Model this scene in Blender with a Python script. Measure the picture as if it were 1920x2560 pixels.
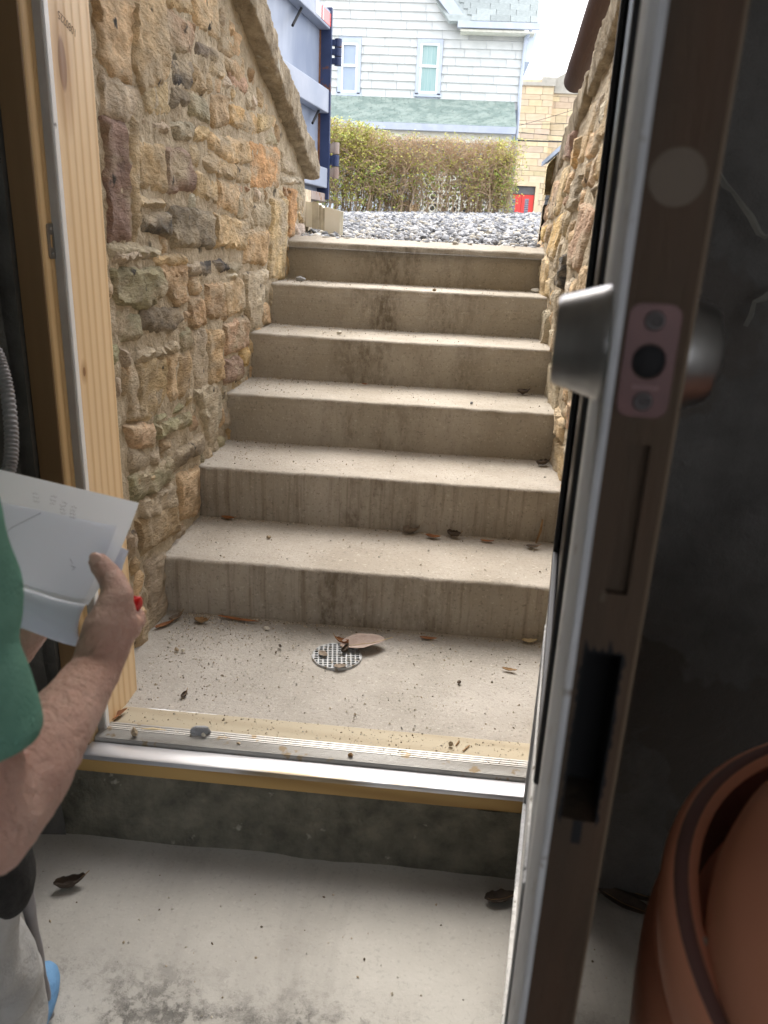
import bpy, bmesh, math, random
import numpy as np
from mathutils import Vector, Matrix, noise
from mathutils.geometry import delaunay_2d_cdt
for o in list(bpy.data.objects): bpy.data.objects.remove(o)
S = bpy.context.scene; COL = S.collection
rnd = random.Random(7)

# ---------------------------------------------------------------- camera, sky, sun, exposure
FPX, PITCH, YAW, ROLL = 1932.04, 0.34354, -0.070518, 0.049681
CX, CY, CZ = 0.7802, -2.0242, 1.0912
fw = Vector((math.sin(YAW)*math.cos(PITCH), math.cos(YAW)*math.cos(PITCH), -math.sin(PITCH)))
rt0 = Vector((math.cos(YAW), -math.sin(YAW), 0)); up0 = rt0.cross(fw)
rt = rt0*math.cos(ROLL) + up0*math.sin(ROLL); up = up0*math.cos(ROLL) - rt0*math.sin(ROLL)
CAM = Vector((CX, CY, CZ))
cd = bpy.data.cameras.new('camera'); cam = bpy.data.objects.new('camera', cd); COL.objects.link(cam)
m3 = Matrix((rt, up, -fw)).transposed(); cam.matrix_world = Matrix.Translation(CAM) @ m3.to_4x4()
cd.sensor_fit = 'VERTICAL'; cd.sensor_height = 36; cd.sensor_width = 27; cd.lens = FPX/2560*36
cd.clip_start = 0.02; cd.clip_end = 400
cd.dof.use_dof = True; cd.dof.focus_distance = 2.9; cd.dof.aperture_fstop = 8.0
S.camera = cam
S.render.resolution_x = 768; S.render.resolution_y = 1024

SUN_EL, SUN_AZ = math.radians(55), math.radians(-14)       # azimuth from +Y towards +X
w = bpy.data.worlds.new('World'); S.world = w; w.use_nodes = True
nt = w.node_tree; nt.nodes.clear()
sky = nt.nodes.new('ShaderNodeTexSky'); sky.sky_type = 'NISHITA'; sky.sun_disc = False
sky.sun_elevation = SUN_EL; sky.sun_rotation = SUN_AZ; sky.air_density = 1.0; sky.dust_density = 6.0; sky.ozone_density = 1.0
hz = nt.nodes.new('ShaderNodeMix'); hz.data_type = 'RGBA'; hz.inputs[0].default_value = 0.62
hz.inputs[7].default_value = (9.5, 9.6, 10.0, 1)
bg = nt.nodes.new('ShaderNodeBackground'); bg.inputs[1].default_value = 0.12
wo = nt.nodes.new('ShaderNodeOutputWorld')
nt.links.new(sky.outputs[0], hz.inputs[6]); nt.links.new(hz.outputs[2], bg.inputs[0]); nt.links.new(bg.outputs[0], wo.inputs[0])
sl = bpy.data.lights.new('sun', 'SUN'); sl.energy = 1.0; sl.angle = math.radians(38); sl.color = (1, .965, .90)
so = bpy.data.objects.new('sun', sl); COL.objects.link(so); so.location = (0, 6, 9)
sd = Vector((math.sin(SUN_AZ)*math.cos(SUN_EL), math.cos(SUN_AZ)*math.cos(SUN_EL), math.sin(SUN_EL)))
so.rotation_euler = sd.to_track_quat('Z', 'Y').to_euler()
S.view_settings.view_transform = 'Standard'; S.view_settings.look = 'None'
S.view_settings.exposure = 1.9; S.view_settings.gamma = 1; S.view_settings.use_curve_mapping = False

# ---------------------------------------------------------------- survey: sight lines of the photograph (1659 x 2212 grid)
DS = 1920/1659
def ray(X, Y): return fw + rt*((X*DS-960)/FPX) - up*((Y*DS-1280)/FPX)
def at_z(X, Y, z): v = ray(X, Y); return CAM + v*((z-CZ)/v.z)
def at_y(X, Y, y): v = ray(X, Y); return CAM + v*((y-CY)/v.y)
def at_x(X, Y, x): v = ray(X, Y); return CAM + v*((x-CX)/v.x)
def at_w(X, Y, w_): return CAM + ray(X, Y)*w_

H, TD, WL, WR = 0.1748, 0.35666, 0.0, 1.19
ZF = -0.22

# ---------------------------------------------------------------- helpers
def tag(o, label=None, cat=None, group=None, kind=None):
    if label: o['label'] = label
    if cat: o['category'] = cat
    if group: o['group'] = group
    if kind: o['kind'] = kind
    return o
def thing(name, label, cat, loc=(0, 0, 0), rz=0, group=None):
    o = bpy.data.objects.new(name, None); COL.objects.link(o); o.location = loc; o.rotation_euler = (0, 0, rz)
    o.empty_display_size = .1
    bpy.context.view_layer.update()
    return tag(o, label, cat, group)
def wmat(o): return (wmat(o.parent) @ o.matrix_parent_inverse @ o.matrix_basis) if o.parent else o.matrix_basis.copy()
def link(name, me, mat=None, parent=None, smooth=False):
    o = bpy.data.objects.new(name, me); COL.objects.link(o)
    if mat:
        for mm in (mat if isinstance(mat, (list, tuple)) else [mat]): me.materials.append(mm)
    if smooth:
        for p in me.polygons: p.use_smooth = True
    if parent:
        o.parent = parent
        mw = wmat(parent)
        o.matrix_parent_inverse = mw.inverted()          # parts are modelled in world space
    return o
class MB:
    def __init__(s): s.v = []; s.f = []; s.mi = []
    def add(s, vs, fs, m=0):
        b = len(s.v); s.v += [tuple(x) for x in vs]; s.f += [tuple(i+b for i in f) for f in fs]; s.mi += [m]*len(fs); return s
    def box(s, a, b, M=None, ch=0.0, m=0):
        x0, y0, z0 = a; x1, y1, z1 = b
        if ch <= 0:
            vs = [Vector(p) for p in ((x0,y0,z0),(x1,y0,z0),(x1,y1,z0),(x0,y1,z0),(x0,y0,z1),(x1,y0,z1),(x1,y1,z1),(x0,y1,z1))]
            fs = [(0,3,2,1),(4,5,6,7),(0,1,5,4),(1,2,6,5),(2,3,7,6),(3,0,4,7)]
        else:
            bm = bmesh.new(); bmesh.ops.create_cube(bm, size=1)
            for v in bm.verts: v.co = Vector(((x0+x1)/2+v.co.x*(x1-x0), (y0+y1)/2+v.co.y*(y1-y0), (z0+z1)/2+v.co.z*(z1-z0)))
            bmesh.ops.bevel(bm, geom=list(bm.edges), offset=ch, segments=2, affect='EDGES', profile=.5)
            bm.verts.index_update(); vs = [v.co.copy() for v in bm.verts]; fs = [tuple(v.index for v in f.verts) for f in bm.faces]; bm.free()
        if M: vs = [M @ v for v in vs]
        return s.add(vs, fs, m)
    def hexa(s, lo, hi, m=0):            # two quads (4 points each) joined
        vs = list(lo)+list(hi)
        return s.add(vs, [(3,2,1,0),(4,5,6,7),(0,1,5,4),(1,2,6,5),(2,3,7,6),(3,0,4,7)], m)
    def prism(s, poly, d, m=0):          # polygon (3D) extruded by vector d
        n = len(poly); p = [Vector(q) for q in poly]; d = Vector(d)
        return s.add(p+[q+d for q in p], [tuple(range(n))[::-1], tuple(range(n, 2*n))]+[(i, (i+1) % n, n+(i+1) % n, n+i) for i in range(n)], m)
    def tube(s, pts, rad, n=8, cap=True, m=0):
        pts = [Vector(p) for p in pts]; k = len(pts)
        if not isinstance(rad, (list, tuple)): rad = [rad]*k
        vs = []; t0 = None; u = None
        for i in range(k):
            t = (pts[min(i+1, k-1)]-pts[max(i-1, 0)])
            t = t.normalized() if t.length > 1e-9 else Vector((0, 0, 1))
            if u is None: u = t.orthogonal().normalized()
            else:
                u = u - t*u.dot(t); u = u.normalized() if u.length > 1e-6 else t.orthogonal().normalized()
            v = t.cross(u)
            for j in range(n):
                a = 2*math.pi*j/n; vs.append(pts[i]+(u*math.cos(a)+v*math.sin(a))*rad[i])
        fs = [(i*n+j, i*n+(j+1) % n, (i+1)*n+(j+1) % n, (i+1)*n+j) for i in range(k-1) for j in range(n)]
        if cap: fs += [tuple(range(n))[::-1], tuple(range((k-1)*n, k*n))]
        return s.add(vs, fs, m)
    def lathe(s, prof, c, n=48, M=None, m=0):
        vs = []
        for r, z in prof:
            for j in range(n):
                a = 2*math.pi*j/n; p = Vector((r*math.cos(a), r*math.sin(a), z)); vs.append((M @ p if M else p)+Vector(c))
        k = len(prof)
        return s.add(vs, [(i*n+j, i*n+(j+1) % n, (i+1)*n+(j+1) % n, (i+1)*n+j) for i in range(k-1) for j in range(n)], m)
    def ball(s, c, r, sx=1, sy=1, sz=1, n=12, M=None):
        vs = []; k = n//2
        for i in range(k+1):
            t = math.pi*i/k
            for j in range(n):
                a = 2*math.pi*j/n; p = Vector((r*sx*math.sin(t)*math.cos(a), r*sy*math.sin(t)*math.sin(a), r*sz*math.cos(t)))
                vs.append((M @ p if M else p)+Vector(c))
        return s.add(vs, [(i*n+j, (i+1)*n+j, (i+1)*n+(j+1) % n, i*n+(j+1) % n) for i in range(k) for j in range(n)])
    def grid(s, fn, nu, nv, m=0):
        vs = [fn(i/nu, j/nv) for j in range(nv+1) for i in range(nu+1)]
        return s.add(vs, [(j*(nu+1)+i, j*(nu+1)+i+1, (j+1)*(nu+1)+i+1, (j+1)*(nu+1)+i) for j in range(nv) for i in range(nu)], m)
    def mesh(s, name):
        me = bpy.data.meshes.new(name); me.from_pydata(s.v, [], s.f)
        if any(s.mi): me.polygons.foreach_set('material_index', s.mi)
        me.update(); return me
    def build(s, name, mat=None, parent=None, smooth=False, auto=None):
        o = link(name, s.mesh(name), mat, parent, smooth or auto is not None)
        if auto is not None:
            o.data.set_sharp_from_angle(angle=math.radians(auto))
        return o
def fbm(p, s, o=4): return noise.fractal(Vector(p)*s, 1.0, 2.0, o)

# ---------------------------------------------------------------- materials
def _n(t, k, **kw):
    n = t.nodes.new(k)
    for a, b in kw.items(): setattr(n, a, b)
    return n
def pmat(name, c1, c2=None, rough=.8, scale=6., detail=6., stretch=(1, 1, 1), lo=.35, hi=.65, bump=.0, bscale=40., bstretch=None,
         metal=0., spec=.4, objcol=False, spots=None, spec_scale=None, c3=None, s3=2., lo3=.5, hi3=.7, coat=0.):
    m = bpy.data.materials.new(name); m.use_nodes = True; t = m.node_tree; b = t.nodes['Principled BSDF']
    b.inputs['Roughness'].default_value = rough; b.inputs['Metallic'].default_value = metal; b.inputs['Specular IOR Level'].default_value = spec
    if coat: b.inputs['Coat Weight'].default_value = coat; b.inputs['Coat Roughness'].default_value = .15
    tc = _n(t, 'ShaderNodeTexCoord'); L = t.links.new
    def tex(sc, st, det=6., ro=.6):
        mp = _n(t, 'ShaderNodeMapping'); mp.inputs['Scale'].default_value = st; L(tc.outputs['Object'], mp.inputs[0])
        nz = _n(t, 'ShaderNodeTexNoise'); nz.inputs['Scale'].default_value = sc; nz.inputs['Detail'].default_value = det; nz.inputs['Roughness'].default_value = ro
        L(mp.outputs[0], nz.inputs['Vector']); return nz.outputs[0]
    def ramp(src, a, z):
        r = _n(t, 'ShaderNodeMapRange'); r.inputs[1].default_value = a; r.inputs[2].default_value = z; L(src, r.inputs[0]); return r.outputs[0]
    def mix(fac, A, B, mode='MIX'):
        x = _n(t, 'ShaderNodeMix', data_type='RGBA', blend_type=mode)
        for i, q in ((0, fac), (6, A), (7, B)):
            if hasattr(q, 'links'): L(q, x.inputs[i])
            else: x.inputs[i].default_value = q if i == 0 else (*q[:3], 1)
        return x.outputs[2]
    col = None
    if c2 is not None: col = mix(ramp(tex(scale, stretch, detail), lo, hi), c1, c2)
    if objcol:
        oi = _n(t, 'ShaderNodeObjectInfo')
        col = mix(1.0, oi.outputs['Color'], col if col is not None else c1, 'MULTIPLY')
    if c3 is not None: col = mix(ramp(tex(s3, stretch, 5.), lo3, hi3), col if col is not None else c1, c3)
    if spots: # (colour, scale, threshold)
        col = mix(ramp(tex(spots[1], (1, 1, 1), 3.), spots[2], spots[2]+.06), col if col is not None else c1, spots[0])
    if col is None: b.inputs['Base Color'].default_value = (*c1[:3], 1)
    else: L(col, b.inputs['Base Color'])
    if bump:
        bp = _n(t, 'ShaderNodeBump'); bp.inputs['Strength'].default_value = min(1, bump); bp.inputs['Distance'].default_value = .01 if bump <= 1 else .01*bump
        L(tex(bscale, bstretch or stretch, 8., .65), bp.inputs['Height']); L(bp.outputs[0], b.inputs['Normal'])
    m['nodes_ok'] = 1
    return m
def mpart(m): return m.node_tree, m.node_tree.nodes['Principled BSDF']
M = {}
M['stone'] = pmat('rubble_stone', (1.55, 1.48, 1.36), (.76, .70, .62), .92, 15, 10, (1, .7, 1.5), .32, .68, bump=3.0, bscale=55, bstretch=(1, .55, 1.4), objcol=True, spots=((.06, .054, .045), 13.0, .655), c3=(.57, .47, .33), s3=5.0, lo3=.46, hi3=.64)
M['mortar'] = pmat('lime_mortar', (.66, .56, .405), (.46, .375, .26), .95, 14, 9, bump=2.4, bscale=60, spots=((.15, .125, .085), 8.2, .655))
M['coping'] = pmat('coping_stone', (.52, .435, .315), (.27, .22, .15), .95, 16, 9, bump=3.0, bscale=45, spots=((.5, .48, .40), 11, .66))
M['gravel'] = pmat('crushed_limestone', (.34, .35, .37), (.20, .205, .22), .85, 3.0, 3, bump=.4, bscale=60, lo=.3, hi=.7)
M['earth'] = pmat('gravel_bed', (.22, .22, .22), (.12, .12, .12), .95, 20, 5, bump=.8, bscale=60)
def concrete(name, base, dark, stain=None, streak=False, board=False, floor=False):
    m = bpy.data.materials.new(name); m.use_nodes = True; t, b = mpart(m); L = t.links.new
    b.inputs['Roughness'].default_value = .9; b.inputs['Specular IOR Level'].default_value = .25
    tc = _n(t, 'ShaderNodeTexCoord')
    def tex(sc, st, det=6., ro=.6):
        mp = _n(t, 'ShaderNodeMapping'); mp.inputs['Scale'].default_value = st; L(tc.outputs['Object'], mp.inputs[0])
        nz = _n(t, 'ShaderNodeTexNoise'); nz.inputs['Scale'].default_value = sc; nz.inputs['Detail'].default_value = det; nz.inputs['Roughness'].default_value = ro
        L(mp.outputs[0], nz.inputs['Vector']); return nz.outputs[0]
    def ramp(src, a, z, o0=0., o1=1.):
        r = _n(t, 'ShaderNodeMapRange'); r.inputs[1].default_value = a; r.inputs[2].default_value = z; r.inputs[3].default_value = o0; r.inputs[4].default_value = o1; L(src, r.inputs[0]); return r.outputs[0]
    def mix(fac, A, B, mode='MIX'):
        x = _n(t, 'ShaderNodeMix', data_type='RGBA', blend_type=mode)
        for i, q in ((0, fac), (6, A), (7, B)):
            if hasattr(q, 'links'): L(q, x.inputs[i])
            else: x.inputs[i].default_value = q if i == 0 else (*q[:3], 1)
        return x.outputs[2]
    def mth(op, A, B=0.):
        x = _n(t, 'ShaderNodeMath', operation=op)
        for i, q in ((0, A), (1, B)):
            if hasattr(q, 'links'): L(q, x.inputs[i])
            else: x.inputs[i].default_value = q
        return x.outputs[0]
    col = mix(ramp(tex(3.5, (1, 1, 1), 8.), .35, .65), base, dark)
    col = mix(ramp(tex(110, (1, 1, 1), 4.), .57, .68, 0, .22 if floor else .5), col, [c*.45 for c in dark])
    col = mix(ramp(tex(95, (1, 1, 1), 3.), .60, .70, 0, .12 if floor else .38), col, [min(1, c*1.5) for c in base])
    hgt = tex(90, (1, 1, 1), 8., .7)
    if stain:
        sx = _n(t, 'ShaderNodeSeparateXYZ'); L(tc.outputs['Object'], sx.inputs[0])
        st = tex(6.0, (1, 1, .28), 8., .7)
        band = mth('MAXIMUM', ramp(mth('ABSOLUTE', mth('SUBTRACT', sx.outputs[0], .50)), .04, .26, 1, 0), ramp(mth('ABSOLUTE', mth('SUBTRACT', sx.outputs[0], .78)), .02, .16, .85, .12))
        f = mth('MULTIPLY', ramp(st, .43, .57), band)
        ge = _n(t, 'ShaderNodeNewGeometry'); gs = _n(t, 'ShaderNodeSeparateXYZ'); L(ge.outputs['True Normal'], gs.inputs[0]); vert = ramp(mth('ABSOLUTE', gs.outputs[2]), .45, .75, 1, .0)
        f = mth('MULTIPLY', f, ramp(tex(60, (1, 1, .6), 6.), .36, .56, .25, 1)); f = mth('MULTIPLY', f, vert)
        col = mix(mth('MULTIPLY', f, .68), col, stain)
        if streak:
            fine = mth('MULTIPLY', ramp(tex(14, (3.2, 1, .16), 5., .6), .50, .66, 0, .42), vert)
            col = mix(fine, col, [c*1.25 for c in stain])
            hgt = mth('ADD', hgt, mth('MULTIPLY', tex(14, (3.2, 1, .1), 2.), .8))
        else:
            hgt = mth('ADD', hgt, mth('MULTIPLY', tex(14, (.25, 1, 6), 4.), .9))
    if floor:
        sw = ramp(tex(4, (1, .18, 1), 6., .65), .5, .66, 0, .35)
        col = mix(sw, col, [c*.55 for c in dark])
        pt = mth('MULTIPLY', ramp(tex(3.6, (1, 1, 1), 8., .75), .43, .57), ramp(tex(38, (1, 1, 1), 6., .8), .46, .58))
        sy = _n(t, 'ShaderNodeSeparateXYZ'); L(tc.outputs['Object'], sy.inputs[0])
        pt = mth('MULTIPLY', pt, ramp(sy.outputs[1], -.95, -1.06, 0, .9))
        col = mix(pt, col, (.13, .125, .115))
        hgt = mth('SUBTRACT', mth('MULTIPLY', hgt, .4), mth('MULTIPLY', pt, .7))
    bp = _n(t, 'ShaderNodeBump'); bp.inputs['Strength'].default_value = .7; bp.inputs['Distance'].default_value = .004
    L(hgt, bp.inputs['Height']); L(bp.outputs[0], b.inputs['Normal']); L(col, b.inputs['Base Color'])
    return m
M['step'] = concrete('step_concrete', (.43, .395, .34), (.34, .305, .25), stain=(.085, .062, .036))
M['step_low'] = concrete('step_concrete_formed', (.43, .395, .345), (.34, .305, .255), stain=(.085, .062, .038), streak=True)
M['landing'] = concrete('landing_concrete', (.42, .395, .36), (.32, .30, .265))
M['floor'] = concrete('floor_concrete', (.48, .465, .43), (.38, .365, .335), floor=True)
M['base_dark'] = pmat('damp_foundation', (.25, .235, .18), (.115, .11, .085), .9, 15, 10, lo=.36, hi=.66, bump=3.0, bscale=30, spots=((.42, .40, .33), 21, .655))

def wood(name, c1, c2, axis='z', rough=.55, freq=26., knots=(), dist=3.0, mixc=.8):
    """straight grain along axis, rings across; knots: world (x,y,z,r)"""
    m = bpy.data.materials.new(name); m.use_nodes = True; t, b = mpart(m); L = t.links.new
    b.inputs['Roughness'].default_value = rough; b.inputs['Specular IOR Level'].default_value = .35
    tc = _n(t, 'ShaderNodeTexCoord'); mp = _n(t, 'ShaderNodeMapping'); L(tc.outputs['Object'], mp.inputs[0])
    sc = {'z': (1, 1, .07), 'x': (.07, 1, 1), 'y': (1, .07, 1)}[axis]; mp.inputs['Scale'].default_value = sc
    wv = _n(t, 'ShaderNodeTexWave', wave_type='BANDS', bands_direction='DIAGONAL' if axis == 'x' else ('Y' if axis == 'z' else 'X'))
    wv.inputs['Scale'].default_value = freq; wv.inputs['Distortion'].default_value = dist; wv.inputs['Detail'].default_value = 3; wv.inputs['Detail Scale'].default_value = .8
    nz = _n(t, 'ShaderNodeTexNoise'); nz.inputs['Scale'].default_value = 40; nz.inputs['Detail'].default_value = 6
    L(mp.outputs[0], wv.inputs[0]); L(mp.outputs[0], nz.inputs['Vector'])
    pw = _n(t, 'ShaderNodeMath', operation='POWER'); L(wv.outputs[1], pw.inputs[0]); pw.inputs[1].default_value = 2.2
    mu = _n(t, 'ShaderNodeMath', operation='MULTIPLY'); L(pw.outputs[0], mu.inputs[0]); mu.inputs[1].default_value = mixc
    ad = _n(t, 'ShaderNodeMath', operation='MULTIPLY_ADD'); L(nz.outputs[0], ad.inputs[0]); ad.inputs[1].default_value = .5; L(mu.outputs[0], ad.inputs[2])
    sb = _n(t, 'ShaderNodeMath', operation='SUBTRACT', use_clamp=True); L(ad.outputs[0], sb.inputs[0]); sb.inputs[1].default_value = .25
    mx = _n(t, 'ShaderNodeMix', data_type='RGBA'); mx.inputs[6].default_value = (*c1, 1); mx.inputs[7].default_value = (*c2, 1); L(sb.outputs[0], mx.inputs[0])
    col = mx.outputs[2]
    for (kx, ky, kz, r, e) in knots:
        vm = _n(t, 'ShaderNodeVectorMath', operation='SUBTRACT'); L(tc.outputs['Object'], vm.inputs[0]); vm.inputs[1].default_value = (kx, ky, kz)
        vs = _n(t, 'ShaderNodeVectorMath', operation='MULTIPLY'); L(vm.outputs[0], vs.inputs[0]); vs.inputs[1].default_value = (.2, 1, 1/e)
        ln = _n(t, 'ShaderNodeVectorMath', operation='LENGTH'); L(vs.outputs[0], ln.inputs[0])
        for (a, z, cc, f) in ((r*2.2, r*.9, (c2[0]*.62, c2[1]*.5, c2[2]*.4), .6), (r*.8, r*.62, (c2[0]*.36, c2[1]*.26, c2[2]*.2), .85)):
            mr = _n(t, 'ShaderNodeMapRange'); mr.inputs[1].default_value = a; mr.inputs[2].default_value = z; mr.inputs[4].default_value = f; L(ln.outputs['Value'], mr.inputs[0])
            q = _n(t, 'ShaderNodeMix', data_type='RGBA'); L(mr.outputs[0], q.inputs[0]); L(col, q.inputs[6]); q.inputs[7].default_value = (*cc, 1); col = q.outputs[2]
    L(col, b.inputs['Base Color'])
    bp = _n(t, 'ShaderNodeBump'); bp.inputs['Strength'].default_value = .25; bp.inputs['Distance'].default_value = .003; L(ad.outputs[0], bp.inputs['Height']); L(bp.outputs[0], b.inputs['Normal'])
    return m

# ---------------------------------------------------------------- setting: floor, foundation, basement shell, landing, ground
def zground(x, y):
    if y < 1.78: return 1.05
    u = (min(y, 9.6)-1.78)/7.8
    z = 1.05 + u*(.345 + .037*max(-3, min(4, x)))
    if y > 9.6: z -= .22*min(1, (y-9.6)/3.0)
    return z
mb = MB(); mb.grid(lambda a, b: Vector((-1.6+4.2*a, -4.6+4.05*b, ZF+.0016*fbm((a*6, b*6, 0), 2))), 120, 120)
tag(mb.build('floor', M['floor'], smooth=True), kind='structure')
# rough foundation face under the door sill
def led(a, b):
    x = -1.6+4.2*a; z = ZF-.03+(-.045-ZF+.03)*b
    return Vector((x, -.655-.03*(1-b)**2+(.003+.024*b)*fbm((x, z, 3.1), 4)+.016*b*fbm((x, z, 9), 14)-.03*max(0, noise.noise((x*2.5+2, z*9, 5))-.25), z))
mb = MB(); mb.grid(led, 260, 18); mb.box((-1.6, -.60, -.6), (2.6, -.5, -.05)); mb.box((-1.6, -.63, -.055), (2.6, -.5, -.052))
tag(mb.build('foundation', M['base_dark'], smooth=True), kind='structure')
# basement shell: front wall round the opening, side walls, back wall with an opening added for fill light, ceiling
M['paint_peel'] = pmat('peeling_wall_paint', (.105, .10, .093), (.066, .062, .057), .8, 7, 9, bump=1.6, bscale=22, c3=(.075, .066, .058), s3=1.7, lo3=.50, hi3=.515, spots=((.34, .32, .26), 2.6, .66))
M['bounce_white'] = pmat('bounce_white_masonry', (.62,.61,.58), (.45,.43,.40), .9, 4, 8, bump=1.0, bscale=16)  # white made up for the unseen walls, to bounce light
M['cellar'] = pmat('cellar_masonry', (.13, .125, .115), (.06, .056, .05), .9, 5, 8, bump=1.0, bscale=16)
def wallgrid(name, fn, nu, nv, mat):
    mb = MB(); mb.grid(fn, nu, nv); return tag(mb.build(name, mat, smooth=True), kind='structure')
def rough(x, z, k): return .018*fbm((x, z, k), 3)+.006*fbm((x, z, k+4), 14)
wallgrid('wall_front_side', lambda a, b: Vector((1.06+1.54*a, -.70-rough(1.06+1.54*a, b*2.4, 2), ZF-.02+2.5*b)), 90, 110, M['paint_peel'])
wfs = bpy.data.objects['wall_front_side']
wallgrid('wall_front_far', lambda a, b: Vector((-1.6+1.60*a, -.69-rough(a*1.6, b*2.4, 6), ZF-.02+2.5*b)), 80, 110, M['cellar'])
mb = MB()
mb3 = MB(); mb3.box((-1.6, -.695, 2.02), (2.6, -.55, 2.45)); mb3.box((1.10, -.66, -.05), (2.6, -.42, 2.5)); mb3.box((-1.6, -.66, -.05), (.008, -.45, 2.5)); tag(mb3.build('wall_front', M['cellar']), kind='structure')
mb.box((-1.72, -4.6, ZF-.1), (-1.6, -.6, 2.5)); mb.box((2.6, -4.6, ZF-.1), (2.72, -.6, 2.5))
mb.box((-1.72, -4.72, ZF-.1), (2.72, -4.6, .6)); mb.box((-1.72, -4.72, 2.1), (2.72, -4.6, 2.5)); mb.box((-1.72, -4.72, .6), (.3, -4.6, 2.1))
mb2 = MB(); mb2.box((-1.72, -4.72, 2.3), (2.72, -.45, 2.5)); tag(mb2.build('ceiling', pmat('bounce_white_ceiling', (.60,.58,.54), (.48,.46,.42), .9, 4)), kind='structure')  # ceiling whitened to bounce light onto the floor
tag(mb.build('cellar_wall', M['bounce_white']), kind='structure')
M['house_stone'] = pmat('house_front_masonry', (.40, .33, .22), (.25, .2, .14), .9, 4, 6, bump=.6, bscale=20)
mb = MB(); mb.box((-5, -.5, 2.1), (6, -.32, 7)); mb.box((-5, -.5, 0), (-.25, -.32, 2.1)); mb.box((1.45, -.5, 0), (6, -.32, 2.1))
tag(mb.build('house_wall', M['house_stone']), 'stone house wall rising above the cellar doorway', 'wall')
# landing slab
def lnd(a, b):
    x = -.1+1.4*a; y = -.495+.52*b
    return Vector((x, y, .0025*fbm((x, y, 1), 3)+.0012*fbm((x, y, 1), 20)-.006*max(0, 1-math.hypot(x-.54, y+.17)/.25)))
mb = MB(); mb.grid(lnd, 110, 40)
tag(mb.build('landing', M['landing'], smooth=True), kind='structure')
mb = MB()
mb.grid(lambda a, b: (lambda x, y: Vector((x, y, zground(x, y)-.03)))(-14+34*a, 1.74+16*b*b+.01*b), 50, 40)
mb.grid(lambda a, b: Vector((-60+130*a, 17.7+110*b, 1.2+.5*b)), 8, 8)
mb.grid(lambda a, b: Vector((-14+13.9*a, -.4+2.2*b, 1.0)), 4, 4); mb.grid(lambda a, b: Vector((1.45+14*a, -.4+2.2*b, 1.0)), 4, 4)
tag(mb.build('ground', M['earth'], smooth=True), kind='structure')

# ---------------------------------------------------------------- stairs
st = thing('concrete_staircase', 'six worn concrete steps climbing between two stone walls to the gravel yard', 'stairs', (.58, 0, 0))
LX = [-.02]*6; 
for k in range(1, 7):
    y0 = (k-1)*TD; z1 = k*H; yend = k*TD+.05 if k < 6 else y0+.13
    x0, x1 = -.06, 1.26
    mb = MB(); N = 90
    prof = []
    for i in range(14): prof.append((y0+.004*math.sin(i*.5), (z1-.012)*1.0-(H+.02)*(1-i/13), 0))
    rr = .013
    for i in range(1, 6):
        a = math.pi/2*i/5; prof.append((y0+rr-rr*math.cos(a), z1-rr+rr*math.sin(a), 1))
    for i in range(1, 13): prof.append((y0+rr+(yend-y0-rr)*i/12, z1, 2))
    prof.append((yend, z1-.06, 3))
    def fn(a, b, prof=prof, k=k):
        j = min(len(prof)-1, int(round(b*(len(prof)-1)))); y, z, t = prof[j]; x = x0+(x1-x0)*a
        dz = .0022*fbm((x*1.3, k*7, 0), 2.2) + .0016*fbm((x, y*2, k), 16)
        dy = .004*fbm((x*1.5, z*2, k*3+1), 3)+.0012*fbm((x, z, k), 22)
        if t in (0,): dz = dz if z > z1-.03 else 0
        if k == 6 and t == 2: dz += .024*(y-y0-rr)/.12
        if t == 1: dy += .003*fbm((x, k, 5), 14)
        return Vector((x, y+dy, z+dz))
    mb.grid(fn, N*2, len(prof)-1)
    mb.build('step', M['step_low'] if k <= 2 else M['step'], st, auto=50)

# ---------------------------------------------------------------- stone walls
COLS = dict(t=(.60,.47,.305), b=(.46,.345,.22), p=(.31,.225,.19), g=(.47,.42,.34), o=(.60,.375,.205), y=(.66,.48,.25), k=(.085,.085,.085), m=(.33,.32,.22), r=(.50,.375,.27), w=(.62,.575,.49), d=(.24,.21,.165))
def inpoly(p, poly):
    c = False; n = len(poly)
    for i in range(n):
        a, b = poly[i], poly[(i+1) % n]
        if (a[1] > p[1]) != (b[1] > p[1]) and p[0] < (b[0]-a[0])*(p[1]-a[1])/(b[1]-a[1])+a[0]: c = not c
    return c
def edist(p, poly):
    d = 9; n = len(poly)
    for i in range(n):
        ax, ay = poly[i]; bx, by = poly[(i+1) % n]; dx, dy = bx-ax, by-ay
        t = max(0, min(1, ((p[0]-ax)*dx+(p[1]-ay)*dy)/max(1e-9, dx*dx+dy*dy)))
        d = min(d, math.hypot(p[0]-ax-t*dx, p[1]-ay-t*dy))
    return d
def irregular(poly, r, step=.022, jit=.0038, seed=0):
    out = []; n = len(poly)
    # round the corners a little
    q = []
    for i in range(n):
        a, b, c = Vector(poly[i-1]), Vector(poly[i]), Vector(poly[(i+1) % n])
        ra = min(.010, (a-b).length*.16)*(.2+r.random()); rc = min(.010, (c-b).length*.16)*(.2+r.random())
        q += [b+(a-b).normalized()*ra, b+(c-b).normalized()*rc]
    n = len(q)
    for i in range(n):
        a, b = q[i], q[(i+1) % n]; k = max(1, int((b-a).length/step)); nrm = Vector((-(b-a).y, (b-a).x)).normalized() if (b-a).length > 1e-6 else Vector((0, 0))
        for j in range(k):
            p = a.lerp(b, j/k); s = jit*2.2*noise.noise((p.x*14+seed, p.y*14, seed*.7))+jit*.6*(r.random()-.5)
            p = p+nrm*s; out.append((p.x, p.y))
    return out
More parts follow.
